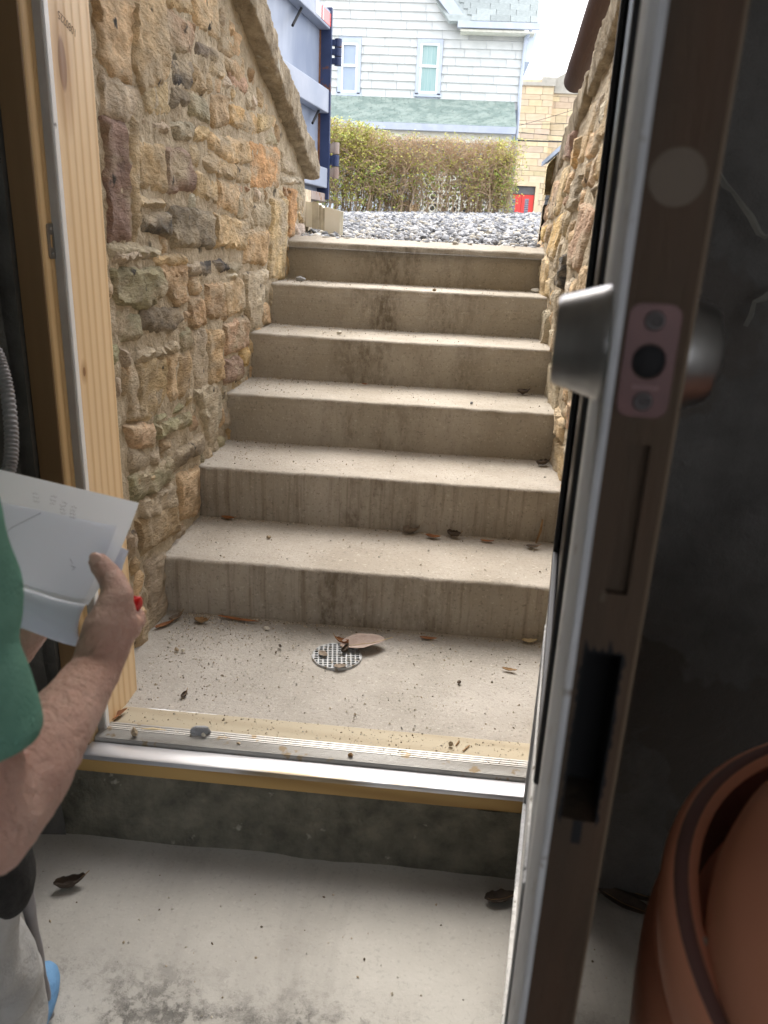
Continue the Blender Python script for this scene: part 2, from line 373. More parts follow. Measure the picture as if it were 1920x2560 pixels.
def stone_mesh(poly, proud, to3, seed, sp=.016, rough=1.0):
    r = random.Random(seed); pl = irregular(poly, r, seed=seed)
    xs = [p[0] for p in pl]; ys = [p[1] for p in pl]
    pts = list(pl); nb = len(pl); a = min(xs)
    while a < max(xs):
        b = min(ys)
        while b < max(ys):
            p = (a+(r.random()-.5)*sp*.7, b+(r.random()-.5)*sp*.7)
            if inpoly(p, pl) and edist(p, pl) > sp*.45: pts.append(p)
            b += sp
        a += sp
    vs, es, fs, *_ = delaunay_2d_cdt([Vector(p) for p in pts], [], [list(range(nb))], 1, 1e-6)
    tx, ty = (r.random()-.5)*.08, (r.random()-.5)*.08; cx, cy = sum(xs)/len(xs), sum(ys)/len(ys)
    out = []; hs = []
    for v in vs:
        d = edist(v, pl); e = min(1, d/.006)**.8
        h = proud*e+(tx*(v.x-cx)+ty*(v.y-cy))*e*.5
        q = Vector((v.x+seed*1.37, v.y*1.3+seed*.71, seed*.1))
        nz = .0055*noise.fractal(q*6, 1, 2, 3)+.0058*noise.fractal(Vector((q.x*34, q.y*16, q.z)), 1, 2, 4)
        cel = noise.voronoi(q*14)[0]; chip = (cel[1]-cel[0])
        h += rough*e*(nz*1.0+.011*(chip-.28))-.006*(1-e)
        out.append(to3(v.x, v.y, h)); hs.append(h)
    m = MB(); m.add(out, [tuple(f) for f in fs])
    # skirt going back into the mortar
    bd = {}
    for f in fs:
        for i in range(len(f)):
            k = (f[i], f[(i+1) % len(f)]); bd[k] = 1
    edge = [k for k in bd if (k[1], k[0]) not in bd]; b0 = len(m.v); mp = {}
    for i, (a, c) in enumerate(edge):
        for q in (a, c):
            if q not in mp: mp[q] = len(m.v); m.v.append(tuple(to3(vs[q].x, vs[q].y, -.05)))
        m.f.append((c, a, mp[a], mp[c])); m.mi.append(0)
    return m
def shrink(poly, d):
    c = Vector((sum(p[0] for p in poly)/len(poly), sum(p[1] for p in poly)/len(poly))); out = []
    for p in poly:
        v = Vector(p)-c; L_ = v.length; out.append(tuple(c+v*max(.3, (L_-d*1.25)/L_)))
    return out
def coursed(y0, y1, z0, z1, r, hmin=.09, hmax=.2, top=None, okfn=None):
    """random coursed rubble polygons"""
    out = []; z = z0
    while z < z1:
        hh = r.uniform(hmin, hmax); y = y0-r.random()*.2
        while y < y1:
            ww = r.uniform(.7, 2.0)*hh
            def jj(): return (r.random()-.5)*hh*.22
            if r.random() < .25 and hh > .12:
                zz = z+hh*r.uniform(.4, .6); parts = [(y, z, y+ww, zz), (y, zz, y+ww, z+hh)]
            else: parts = [(y, z, y+ww, z+hh)]
            for (a, b, c, d) in parts:
                p = [(a+jj(), b+jj()), (c+jj(), b+jj()), (c+jj(), d+jj()), (a+jj(), d+jj())]
                if okfn is None or okfn(p): out.append(p)
            y += ww
        z += hh
    return out
def to_left(a, b, h): return Vector((WL-.004+h, a, b))
def to_right(a, b, h): return Vector((xr(a, b)-h, a, b))
def xr(a, b): return 1.19-.03*max(0, min(1, (.6-b)/.5))
def ztop(y): return 1.846-.326*(y-1.08)           # top line of the coping
def c2d(u, v): return (u*.41666, v*.41666)
def c3d(u, v): return ((200+u*.36166)/DS, (600+v*.36166)/DS)
A = [
 ('t', [(490,-60),(700,-60),(690,300),(705,430),(600,395),(530,310)]), ('t', [(705,-60),(862,-60),(880,410),(745,470),(700,310)]),
 ('t', [(745,445),(880,420),(885,600),(770,580)]), ('g', [(525,330),(600,405),(735,470),(735,560),(660,610),(540,590)]),
 ('p', [(540,615),(665,650),(700,1240),(585,1235)]), ('r', [(868,40),(1020,130),(1000,285),(885,240)]), ('t', [(868,-60),(1000,-60),(1000,80),(868,30)]),
 ('t', [(1005,-60),(1130,-60),(1140,210),(1025,120)]), ('d', [(1030,215),(1140,255),(1130,335),(1030,290)]), ('t', [(1110,320),(1170,320),(1160,410),(1090,370)]),
 ('k', [(900,320),(1010,330),(1000,465),(900,430)]), ('b', [(1015,340),(1075,400),(1060,480),(1005,455)]), ('d', [(900,440),(990,480),(980,550),(905,550)]), ('g', [(1000,480),(1080,520),(1100,640),(1000,600)]),
 ('r', [(1112,500),(1190,505),(1190,650),(1112,650)]), ('y', [(1197,530),(1330,590),(1335,700),(1200,650)]), ('t', [(1342,590),(1410,600),(1410,670),(1345,690)]),
 ('r', [(1200,380),(1275,390),(1280,490),(1210,450)]), ('t', [(1148,120),(1200,230),(1205,300),(1150,255)]), ('t', [(1180,300),(1240,330),(1300,440),(1285,480),(1195,375)]),
 ('g', [(670,590),(890,640),(890,700),(720,650)]), ('g', [(900,640),(1000,640),(1000,730),(930,720)]), ('t', [(1015,650),(1090,660),(1090,730),(1015,735)]), ('t', [(1105,690),(1300,735),(1305,850),(1200,840),(1100,770)]),
 ('b', [(720,740),(860,760),(865,1000),(740,960)]), ('p', [(870,770),(980,790),(1010,990),(870,1000)]), ('t', [(1020,890),(1130,930),(1130,1060),(1030,1010)]), ('t', [(1140,930),(1245,960),(1240,1110),(1140,1080)]),
 ('t', [(1105,790),(1195,850),(1300,870),(1300,950),(1140,915),(1040,860)]), ('o', [(1312,740),(1450,770),(1450,975),(1312,970)]), ('g', [(1460,780),(1540,880),(1530,910),(1460,890)]), ('r', [(1250,965),(1305,970),(1300,1005),(1250,995)]),
 ('g', [(1415,690),(1450,760),(1385,740)]), ('k', [(765,1110),(890,1100),(890,1230),(760,1200)]), ('d', [(895,1060),(1110,1100),(1115,1290),(900,1285)]), ('t', [(1122,1110),(1290,1150),(1285,1300),(1122,1280)]),
 ('g', [(1320,1060),(1400,1050),(1400,1180),(1325,1170)]), ('b', [(1300,1195),(1400,1195),(1380,1375),(1272,1365)]), ('t', [(1412,1040),(1492,1035),(1490,1250),(1480,1440),(1398,1440),(1405,1200)]),
 ('w', [(1470,918),(1568,918),(1562,958),(1470,958)]), ('g', [(590,1270),(700,1270),(820,1295),(810,1330),(600,1345)]), ('b', [(850,1375),(970,1365),(970,1440),(860,1445)]), ('t', [(720,1010),(870,1040),(860,1080),(740,1080)]),
 ('t', [(705,620),(735,690),(725,1240),(705,1240),(690,900)])]
B = [
 ('m', [(250,200),(560,190),(600,340),(480,470),(270,440)]), ('b', [(565,190),(738,210),(735,420),(690,465),(605,345)]), ('d', [(450,475),(690,455),(720,560),(640,640),(440,620)]), ('m', [(268,480),(430,520),(430,680),(290,700)]),
 ('g', [(752,175),(830,150),(830,245),(760,250)]), ('k', [(835,150),(920,150),(920,250),(840,250)]), ('k', [(942,140),(1030,145),(1030,215),(945,210)]), ('g', [(1035,150),(1115,160),(1110,230),(1035,220)]), ('w', [(1010,225),(1100,220),(1090,275),(1020,265)]),
 ('b', [(880,310),(1000,290),(1010,555),(880,520)]), ('t', [(1005,290),(1130,280),(1140,480),(1015,550)]), ('b', [(762,390),(865,400),(880,590),(770,600)]), ('w', [(1145,240),(1290,205),(1250,590),(1190,605),(1150,470)]), ('t', [(1262,440),(1310,450),(1322,580),(1270,585)]),
 ('r', [(1000,590),(1160,530),(1175,730),(1020,800)]), ('g', [(785,640),(880,625),(900,1000),(812,1040),(782,800)]), ('b', [(885,625),(990,620),(1000,955),(905,995)]), ('g', [(375,780),(670,700),(680,780),(420,860)]), ('b', [(695,800),(768,765),(780,1060),(690,1080)]),
 ('b', [(425,875),(605,805),(620,1070),(520,1215),(435,1235)]), ('t', [(612,805),(688,792),(685,1085),(630,1095)]), ('p', [(1005,830),(1110,805),(1130,955),(1005,1000)]), ('y', [(1115,745),(1175,740),(1175,870),(1132,875)]),
 ('g', [(785,1045),(935,995),(985,1090),(975,1240),(940,1405),(885,1415),(870,1250),(825,1130)]), ('m', [(520,1235),(715,1135),(730,1170),(560,1265)]), ('m', [(540,1270),(770,1185),(770,1285),(560,1370)]), ('t', [(335,1285),(525,1275),(520,1435),(370,1430)]),
 ('d', [(570,1520),(845,1335),(850,1475),(590,1650)]), ('g', [(500,1480),(560,1440),(560,1555),(510,1550)]), ('t', [(690,1640),(825,1565),(830,1890),(715,1925),(695,1740)]), ('g', [(430,1785),(660,1685),(670,1855),(450,1955)]), ('b', [(400,1645),(515,1600),(520,1715),(420,1755)]),
 ('b', [(330,885),(400,905),(420,1235),(350,1235)]), ('g', [(292,760),(350,780),(345,870),(300,860)]), ('g', [(355,1445),(480,1485),(470,1590),(365,1600)]), ('t', [(300,900),(325,900),(330,1200),(315,1210)]),
 ('g', [(260,60),(500,70),(480,120),(260,170)]), ('t', [(505,110),(700,90),(735,110),(735,190),(560,180)]), ('g', [(540,1640),(590,1670),(700,1600),(690,1640),(560,1700)])]
DD = [('g', [(318,1217),(366,1196),(369,1325),(332,1368)]), ('t', [(298,1312),(316,1322),(322,1385),(302,1398)]), ('b', [(300,1125),(380,1083),(388,1148),(308,1200)]), ('m', [(285,1030),(370,985),(372,1040),(290,1095)])]
manual = []
for c, q in A: manual.append((c, [at_x(*c2d(*p), 0.0) for p in q]))
for c, q in B: manual.append((c, [at_x(*c3d(*p), 0.0) for p in q]))
for c, q in DD: manual.append((c, [at_x(*p, 0.0) for p in q]))
manual.append(('o', [at_x(*c2d(*p), 0.0) for p in [(1500,985),(1540,985),(1535,1150),(1525,1222),(1496,1222)]]))
manual = [(c, [(v.y, v.z) for v in q]) for c, q in manual]
wall_l = thing('stone_wall', 'rough tan rubble stone wall left of the stairs, under a sloping coping', 'wall', (-.2, .9, 0))
wall_r = thing('stone_wall', 'narrow strip of rubble wall right of the stairs, half hidden by the door', 'wall', (1.4, .9, 0))
JR = random.Random(11)
def jitcol(c, a=.12):
    k = 1+(JR.random()-.5)*2*a; return tuple(min(1, x*k*(1+(JR.random()-.5)*.08)) for x in COLS[c])+(1,)
def add_stone(poly, proud, to3, wall, c, seed, sp=.016, name='stone', rough=1.0):
    m = stone_mesh(poly, proud, to3, seed, sp, rough); o = m.build(name, M['stone'], wall, smooth=True); o.color = jitcol(c); o.data.set_sharp_from_angle(angle=math.radians(48)); return o
used = []
for i, (c, p) in enumerate(manual):
    q = shrink(p, -.010); add_stone(q, .004+.007*JR.random(), to_left, wall_l, c, i+1); used.append(p)
def free(p, polys, pad=.012):
    test = list(p)+[((p[i][0]+p[(i+1) % len(p)][0])/2, (p[i][1]+p[(i+1) % len(p)][1])/2) for i in range(len(p))]+[(sum(a[0] for a in p)/len(p), sum(a[1] for a in p)/len(p))]
    for q in polys:
        for t in test:
            if inpoly(t, q) or edist(t, q) < pad: return False
        for t in q:
            if inpoly(t, p): return False
    return True
r = random.Random(5); n = 0
for rounds, (hm, hx) in enumerate(((.12, .2), (.10, .16), (.08, .12), (.06, .09), (.05, .08), (.05, .07), (.04, .06), (.035, .05), (.03, .045), (.025, .04))):
    for p in coursed(-.44, 2.2, -.05, 2.3, r, hm, hx):
        c = (sum(a[0] for a in p)/4, sum(a[1] for a in p)/4)
        if max(a[1]-ztop(a[0]) for a in p) > -.17 or c[1] < (c[0]/TD)*H-.05 or max(a[0] for a in p) > 2.2: continue
        if c[0] > 1.95 and c[1] < 1.0: continue
        if n < 185 and free(p, used, .001):
            add_stone(shrink(p, -.005), .001+.008*r.random(), to_left, wall_l, r.choice('ttttbgrttw' if c[1] > .9 else 'tbgmgtbg'), 500+n, .016); used.append(p); n += 1
def mortar(x_of, y0, y1, zlo, zhi, sgn, nu, nv, k):
    def fn(a, b):
        y = y0+(y1-y0)*a; z0 = zlo(y); z = z0+(zhi(y)-z0)*b
        h = -.0045+.005*fbm((y, z, k), 6)+.006*fbm((y, z, k+3), 19)+.004*fbm((y, z, k+8), 45)
        return Vector((x_of(y, z)+sgn*h, y, z))
    mb = MB(); mb.grid(fn, nu, nv); return mb
mb = mortar(lambda y, z: WL-.004, -.45, 2.2, lambda y: max(-.06, (y/TD-1.2)*H), lambda y: ztop(y)-.1, 1, 290, 200, 2)
mb.box((-.40, -.45, -.1), (-.035, 2.19, .98))
mb.prism([(-.40, -.45, .95), (-.40, 2.19, .95), (-.40, 2.19, ztop(2.19)-.1), (-.40, -.45, ztop(-.45)-.1)], (.365, 0, 0))
mb.box((-.36, 2.15, .95), (-.02, 2.46, 1.30)); mb.build('mortar', M['mortar'], wall_l, smooth=True)
# end face stones of the left wall (turning the corner at the gravel)
def to_end_l(a, b, h): return Vector((a, 2.46+h, b))
for i, (c, p) in enumerate((('t', [(-.38,1.02),(-.09,1.02),(-.09,1.2),(-.38,1.2)]), ('g', [(-.38,1.22),(-.10,1.22),(-.1,1.34),(-.38,1.34)]))):
    add_stone(p, .02, to_end_l, wall_l, c, 900+i)
# coping: long rough stone slabs on the slope
def coping(x0, x1, segs, wall, seed, th=.125, lab=None):
    for i, (ya, yb) in enumerate(segs):
        rr_ = random.Random(seed+i)
        def fn(a, b, ya=ya, yb=yb, s=seed+i*3.7):
            y = ya+(yb-ya)*a; e = min(1, min(a, 1-a)*(yb-ya)/.03); ang = 2*math.pi*b
            cx, sx = math.cos(ang), math.sin(ang)
            px = math.copysign(abs(cx)**.16, cx); pz = math.copysign(abs(sx)**.16, sx)
            k = (.55+.45*e**.5); hw = (x1-x0)/2
            x = (x0+x1)/2+px*hw*(1-.02*(1-e)); z = ztop(y)-th/2+pz*th/2*k
            d = .012*fbm((x*1.2, y, z+s), 4)+.008*fbm((x, y*.8, z+s), 15)+.005*fbm((x, y, z+s), 47)+.008*max(0, noise.noise((y*5+s, z*3, x))-.1)
            return Vector((x+px*d, y+(-.5+b)*0, z+pz*d*.8))
        m = MB(); na = max(10, int((yb-ya)/.014)); nb = 80
        m.grid(fn, na, nb); b0 = len(m.v)
        m.f.append(tuple(range(0, (nb)*(na+1), na+1))); m.mi.append(0); m.f.append(tuple(range(na, nb*(na+1)+na, na+1))[::-1]); m.mi.append(0)
        m.build('coping_stone', M['coping'], wall, auto=60)
coping(-.42, .055, [(-.31, .62), (.624, 2.27)], wall_l, 3)
# right wall
r = random.Random(21); used_r = []
spec = [('p', (1216,315), .16, .12), ('y', (1232,330), .09, .12), ('p', (1212,385), .13, .13), ('g', (1240,420), .2, .12), ('k', (1232,588), .14, .12), ('t', (1228,500), .18, .17)]
def xr2(a, b): return 1.185+.13*max(0, b-1.0)
def to_right2(a, b, h): return Vector((xr2(a, b)-h, a, b))
for i, (c, p, ww, hh) in enumerate(spec):
    v = at_x(*p, xr2(0, 1.2)); q = [(v.y-ww/2, v.z-hh/2), (v.y+ww/2, v.z-hh/2), (v.y+ww/2-.01, v.z+hh/2), (v.y-ww/2+.01, v.z+hh/2+.01)]
    if free(q, used_r, .004): add_stone(q, .02, to_right2, wall_r, c, 700+i); used_r.append(q)
n = 0
for hm, hx in ((.13, .22), (.10, .19), (.08, .12), (.06, .1), (.05, .08), (.04, .06)):
    for p in coursed(-.35, 2.15, -.04, 2.1, r, hm, hx):
        c = (sum(a[0] for a in p)/4, sum(a[1] for a in p)/4)
        if max(a[1]-ztop(a[0]) for a in p) > -.15 or c[1] < (c[0]/TD)*H-.08 or max(a[0] for a in p) > 2.2: continue
        if n < 280 and free(p, used_r, .002): add_stone(shrink(p, -.004), .003+.010*r.random(), to_right2, wall_r, r.choice('ttbgrtwgtyt'), 1300+n, .018); used_r.append(p); n += 1
mb = mortar(lambda y, z: xr2(y, z), -.4, 2.19, lambda y: max(-.06, (y/TD-1.3)*H), lambda y: ztop(y)-.1, -1, 260, 180, 7)
mb.box((1.24, -.4, -.1), (1.6, 2.18, .98)); mb.prism([(1.33, -.4, .95), (1.33, 2.18, .95), (1.33, 2.18, ztop(2.18)-.1), (1.33, -.4, ztop(-.4)-.1)], (.27, 0, 0))
mb.build('mortar', M['mortar'], wall_r, smooth=True)
coping(1.235, 1.62, [(-.3, .5), (.505, 1.4), (1.405, 2.2)], wall_r, 17)
def to_end_r(a, b, h): return Vector((a, 2.18+h, b))
for i, (c, p) in enumerate((('w', [(1.19,1.0),(1.30,1.0),(1.30,1.26),(1.20,1.27)]), ('t', [(1.31,1.0),(1.58,1.0),(1.58,1.27),(1.31,1.27)]))):
    add_stone(p, .02, to_end_r, wall_r, c, 950+i)
# small pale cap stone set at the end of the right wall below its coping
v = at_y(1191, 384, 2.17)
o = add_stone([(v.x-.035, v.z-.085), (v.x+.06, v.z-.08), (v.x+.065, v.z+.06), (v.x+.01, v.z+.10), (v.x-.03, v.z+.05)], .05, to_end_r, wall_r, 'y', 977, .018, 'end_stone', 1.5)
o['label'] = 'pale yellow broken stone'; o.color = (.95, .86, .58, 1)  # pale stone, with the sunlight on it put into its colour
# ---------------------------------------------------------------- door frame
M['pine'] = wood('new_pine', (.80,.63,.40), (.66,.46,.25), 'z', .5, 15, knots=(), dist=2.2)
kn = at_x(135, 138, .074); kn2 = at_x(182, 803, .074)
M['pine_board'] = wood('new_pine_board', (.84,.63,.385), (.70,.475,.245), 'z', .5, 10, knots=((.074, kn.y, kn.z, .021, 2.8), (.074, kn2.y, kn2.z, .008, 1.6)), dist=2.0)
M['jamb_pine'] = wood('jamb_pine', (.60,.43,.23), (.42,.27,.12), 'z', .5, 14, dist=2.2)
M['sill_pine'] = wood('dusty_sill_pine', (.42,.37,.275), (.33,.28,.195), 'x', .75, 12, dist=2.0, mixc=.5)
M['subsill'] = wood('sub_sill_pine', (.42,.27,.10), (.30,.18,.06), 'x', .6, 10, dist=1.5)
M['white_pvc'] = pmat('white_vinyl_stop', (.88,.88,.88), (.84,.84,.84), .35, 20, 4, spots=((.3,.3,.3), 38, .69))
M['grey_seal'] = pmat('grey_weatherstrip', (.38,.36,.34), (.33,.31,.29), .6, 12, 4)
M['alu'] = pmat('scuffed_aluminium', (.60,.61,.64), (.46,.47,.50), .36, 14, 6, (.15, 1, 1), metal=.85, bump=.08, bscale=60, c3=(.30,.25,.18), s3=5.5, lo3=.60, hi3=.64)
M['alu_dull'] = pmat('dull_ridged_aluminium', (.42,.415,.40), (.30,.29,.27), .5, 20, 6, (.2, 1, 1), metal=.6, spots=((.30,.24,.16), 26, .60))
M['steel'] = pmat('brushed_nickel', (.36,.355,.35), (.27,.265,.26), .32, 40, 4, (1, 1, .05), metal=1.)
M['black'] = pmat('black_void', (.008,.008,.009), None, .9)
fr = thing('door_frame', 'new pine door frame with white stop, strike plate and ridged aluminium threshold', 'door frame', (.55, -.55, 0))
mb = MB(); mb.box((.012, -.584, -.002), (.074, -.417, 2.04), ch=.003); jb = mb.build('jamb_board', M['pine_board'], fr)
mb = MB(); mb.box((.012, -.645, -.03), (.058, -.599, 2.04), ch=.003); mb.build('jamb', M['jamb_pine'], fr)
mb = MB(); mb.box((.011, -.650, -.03), (.0565, -.6452, 2.04), ch=.001); mb.build('jamb_edge', wood('shaded_jamb_wood', (.20,.12,.055), (.12,.07,.03), 'z', .6, 12), fr)  # same pine; shade on the room-side face put into a darker colour
mb = MB(); mb.box((.054, -.604, .006), (.0735, -.5985, 2.04), ch=.002); mb.build('weatherstrip', M['grey_seal'], fr)
mb = MB(); mb.box((.03, -.5983, .006), (.0757, -.582, 2.04), ch=.0015); mb.build('stop', M['white_pvc'], fr)
# strike plate with a slot, two screws
def plate(cx_, cy_, cz_, ex, ez, nx, w_, h_, hole, th=.0022, rc=.006):
    """rounded plate with an oblong hole in the plane (ex, ez)"""
    m = MB(); N = 40
    def rr(wd, hg, rad):
        o = []
        for sx, sy, a0 in ((1,1,0),(-1,1,90),(-1,-1,180),(1,-1,270)):
            for i in range(N//4):
                a = math.radians(a0+90*i/(N//4-1)); o.append((sx*(wd/2-rad)+rad*math.cos(a), sy*(hg/2-rad)+rad*math.sin(a)))
        return o
    O = rr(w_, h_, rc); I = rr(hole[0], hole[1], min(hole)*.499)
    P = lambda u, v, d: Vector((cx_, cy_, cz_))+ex*u+ez*v+nx*d
    vs = [P(u, v, th) for u, v in O]+[P(u, v, th) for u, v in I]+[P(u, v, 0) for u, v in O]+[P(u, v, 0) for u, v in I]
    n = len(O); fs = []
    for i in range(n):
        j = (i+1) % n; fs += [(i, j, n+j, n+i), (2*n+i, 2*n+j, j, i), (n+i, n+j, 3*n+j, 3*n+i)]
    m.add(vs, fs); return m
def screw(c, nx, rad, name, parent, mat):
    m = MB(); q = nx.to_track_quat('Z', 'Y').to_matrix()
    m.lathe([(0, .0012), (rad*.25, .0012), (rad*.3, .0002), (rad*.45, .0002), (rad*.5, .0012), (rad*.9, .001), (rad, 0), (rad, -.002)], c, 20, q); return m.build(name, mat, parent, smooth=True)
sp = at_x(108, 521, .058)
X_, Z_, Y_ = Vector((1,0,0)), Vector((0,0,1)), Vector((0,1,0))
stp = plate(.058, sp.y+.003, sp.z, Y_, Z_, X_, .026, .060, (.010, .024)).build('strike_plate', M['steel'], fr)
for dz in (-.0215, .0215): screw(Vector((.0605, sp.y+.003, sp.z+dz)), X_, .0034, 'screw', stp, M['steel'])
mb = MB(); mb.box((.0582, sp.y-.001, sp.z-.011), (.0586, sp.y+.007, sp.z+.011)); mb.build('bolt_hole', M['jamb_pine'], stp)
# lumber stamp printed upside down on the board
fc = bpy.data.curves.new('stamp', 'FONT'); fc.body = '1080225'; fc.size = .019; fc.align_x = 'CENTER'; fc.align_y = 'CENTER'; fc.shear = .2
fo = bpy.data.objects.new('stamp', fc); COL.objects.link(fo); bpy.context.view_layer.update()
me = bpy.data.meshes.new_from_object(fo.evaluated_get(bpy.context.evaluated_depsgraph_get())); bpy.data.objects.remove(fo)
sv = at_x(146, 52, .0744)
R = Matrix(((0, 0, 1), (-1, 0, 0), (0, -1, 0)))       # text x -> -y, text y -> -z (upside down, facing +X)
for v in me.vertices: q = R @ Vector((v.co.x, v.co.y, 0)); v.co = (.0743, sv.y+q.y, sv.z+q.z+(q.y)*-.25)
M['ink'] = pmat('grey_stamp_ink', (.16,.11,.07), None, .8)
link('lumber_stamp', me, M['ink'], fr)
# sill and threshold
mb = MB(); mb.box((.045, -.580, -.03), (1.10, -.496, .004), ch=.003); mb.build('sill_board', M['sill_pine'], fr)
prof = [(-.578, -.012), (-.578, .010), (-.573, .0125)]
y = -.573
for i in range(3): prof += [(y-.004, .0125), (y-.0045, .0105), (y-.006, .0105), (y-.0065, .0125)]; y -= .0075
prof += [(y-.002, .0125), (y-.003, .0095)]; y -= .003
for i in range(8): prof += [(y-.0006, .0095), (y-.0014, .0115), (y-.0026, .0115), (y-.0034, .0095)]; y -= .0040
prof += [(y-.002, .006), (y-.003, -.012)]
def ext(prof, x0, x1): 
    n = len(prof); m = MB(); m.add([(x0, a, b) for a, b in prof]+[(x1, a, b) for a, b in prof], [(i, i+1, n+i+1, n+i) for i in range(n-1)]+[tuple(range(n)), tuple(range(n, 2*n))[::-1]]); return m
th_ = ext(prof, .062, 1.04).build('threshold', M['alu_dull'], fr)
yn = y-.0045
ext([(yn, -.014), (yn, .0015), (yn-.004, .0035), (-.672, .0005), (-.6775, -.002), (-.679, -.006), (-.679, -.012), (-.66, -.014)], .05, 1.05).build('threshold_nosing', M['alu'], fr, auto=40)
mb = MB(); mb.box((.03, -.676, -.046), (1.06, -.585, -.0145), ch=.002); mb.build('sub_sill', M['subsill'], fr)
# right jamb and head
mb = MB(); mb.box((1.058, -.655, -.03), (1.098, -.42, 2.04), ch=.003); mb.build('jamb_board', M['pine_board'], fr)
mb = MB(); mb.box((1.045, -.600, .006), (1.075, -.584, 2.04), ch=.004); mb.build('stop', M['white_pvc'], fr)
mb = MB(); mb.box((.01, -.655, 2.0), (1.095, -.42, 2.04), ch=.003); mb.build('head_board', M['pine'], fr)

# ---------------------------------------------------------------- open door
P1 = Vector((.865, -1.613, 0)); HG = Vector((.9975, -.712, 0)); DE = (HG-P1).normalized(); DL = (HG-P1).length; DN = Vector((DE.y, -DE.x, 0)); DT = .038
def dp(t, n, z): return P1+DE*t+DN*n+Vector((0, 0, z))
def edge_z(X, Y):
    v = ray(X, Y); k = (P1+DN*.019-CAM).dot(DE)/v.dot(DE); return (CAM+v*k).z
def edge_n(X, Y):
    v = ray(X, Y); k = (P1-CAM).dot(DE)/v.dot(DE); return (CAM+v*k-P1).dot(DN)
def dbox(m, t0, t1, n0, n1, z0, z1, ch=0.):
    Mx = Matrix(((DE.x, DN.x, 0, P1.x), (DE.y, DN.y, 0, P1.y), (0, 0, 1, 0), (0, 0, 0, 1)))
    return m.box((t0, n0, z0), (t1, n1, z1), Mx, ch)
M['door_white'] = pmat('old_white_door_paint', (.88,.88,.86), (.76,.76,.75), .6, 8, 8, (1, 1, .12), spec=.2, bump=1.2, bscale=70, spots=((.26,.22,.18), 34, .645), c3=(.50,.51,.53), s3=4, lo3=.5, hi3=.6)
M['door_edge'] = wood('bare_door_edge', (.075,.05,.028), (.04,.026,.014), 'z', .75, 12, dist=2)
M['door_face'] = pmat('brown_inner_door_face', (.14,.10,.065), (.12,.085,.05), .6, 6, 5, (1, 1, .2))
M['dark_glass'] = pmat('dark_door_glass', (.008,.009,.012), None, .35, spec=.15)
M['plate_pink'] = pmat('worn_brass_edge_plate', (.095,.043,.040), (.07,.033,.032), .45, 30, 4, metal=.3)
M['screw_dark'] = pmat('dark_screw_head', (.05,.042,.042), None, .5)
dr = thing('door', 'white half glazed cellar door swung open towards the camera, bare edge with deadbolt', 'door', tuple(HG))
DB, DTOP = .012, 1.99
zp = edge_z(1408, 783)
slot = (edge_z(1350, 1290), edge_z(1372, 962)); mort = (edge_z(1290, 1785), edge_z(1325, 1415))
# latch stile, split so that slot and mortise are real pockets
m = MB(); EDGE0 = .002
def full(a, b): dbox(m, EDGE0, .115, .002, DT-.002, a, b)
full(DB, mort[0])
for lo_, hi_, u0, u1, dep in ((mort[0], mort[1], .0075, .030, .045), (slot[0], slot[1], .0145, .0265, .006)):
    dbox(m, EDGE0, .115, .002, u0, lo_, hi_); dbox(m, EDGE0, .115, u1, DT-.002, lo_, hi_); dbox(m, EDGE0+dep, .115, u0, u1, lo_, hi_)
full(mort[1], slot[0]); full(slot[1], DTOP)
M['door_edge'] = pmat('worn_bare_door_edge', (.05,.034,.02), (.02,.0135,.009), .75, 7, 8, (1, 1, .16), bump=.6, bscale=60, spots=((.12,.10,.075), 21, .69), c3=(.07,.036,.019), s3=5, lo3=.5, hi3=.64)
stile = m.build('latch_stile', M['door_edge'], dr)
m = MB(); dbox(m, .0024, .05, .0077, .0298, mort[0]+.0004, mort[1]-.0004); 
m2 = MB(); dbox(m2, .0455, .047, .0078, .0297, mort[0], mort[1]); dbox(m2, .003, .046, .0074, .0077, mort[0], mort[1]); dbox(m2, .003, .046, .0298, .0302, mort[0], mort[1]); m2.build('lock_mortise', M['black'], stile)
m = MB(); rc_ = random.Random(6)
for zz, u_, sg in [(mort[0]+.004+(mort[1]-mort[0])*i/13, .0075, -1) for i in range(13)]+[(mort[0]+.004+(mort[1]-mort[0])*i/13, .030, 1) for i in range(13)]:
    w_ = rc_.uniform(.0004, .0022); hh_ = rc_.uniform(.003, .011); a_ = [dp(.0017, u_-sg*.0006, zz-hh_), dp(.0017, u_+sg*w_, zz-hh_*.2), dp(.0017, u_+sg*w_*.6, zz+hh_*.5), dp(.0017, u_-sg*.0006, zz+hh_)]
    m.prism(a_, DE*.0012)
for i in range(5):
    u_ = .009+.0045*i; m.prism([dp(.0017, u_-.002, mort[1]-.001), dp(.0017, u_+.002, mort[1]-.001), dp(.0017, u_+rc_.uniform(-.002, .002), mort[1]+rc_.uniform(.002, .010))], DE*.0012)
tag(m.build('splintered_edge', M['black'], stile), kind='stuff')
m = MB(); q = edge_z(1278, 1800); dbox(m, .0015, .004, .016, .022, q-.012, q+.006); m.build('mortise_notch', M['black'], stile)
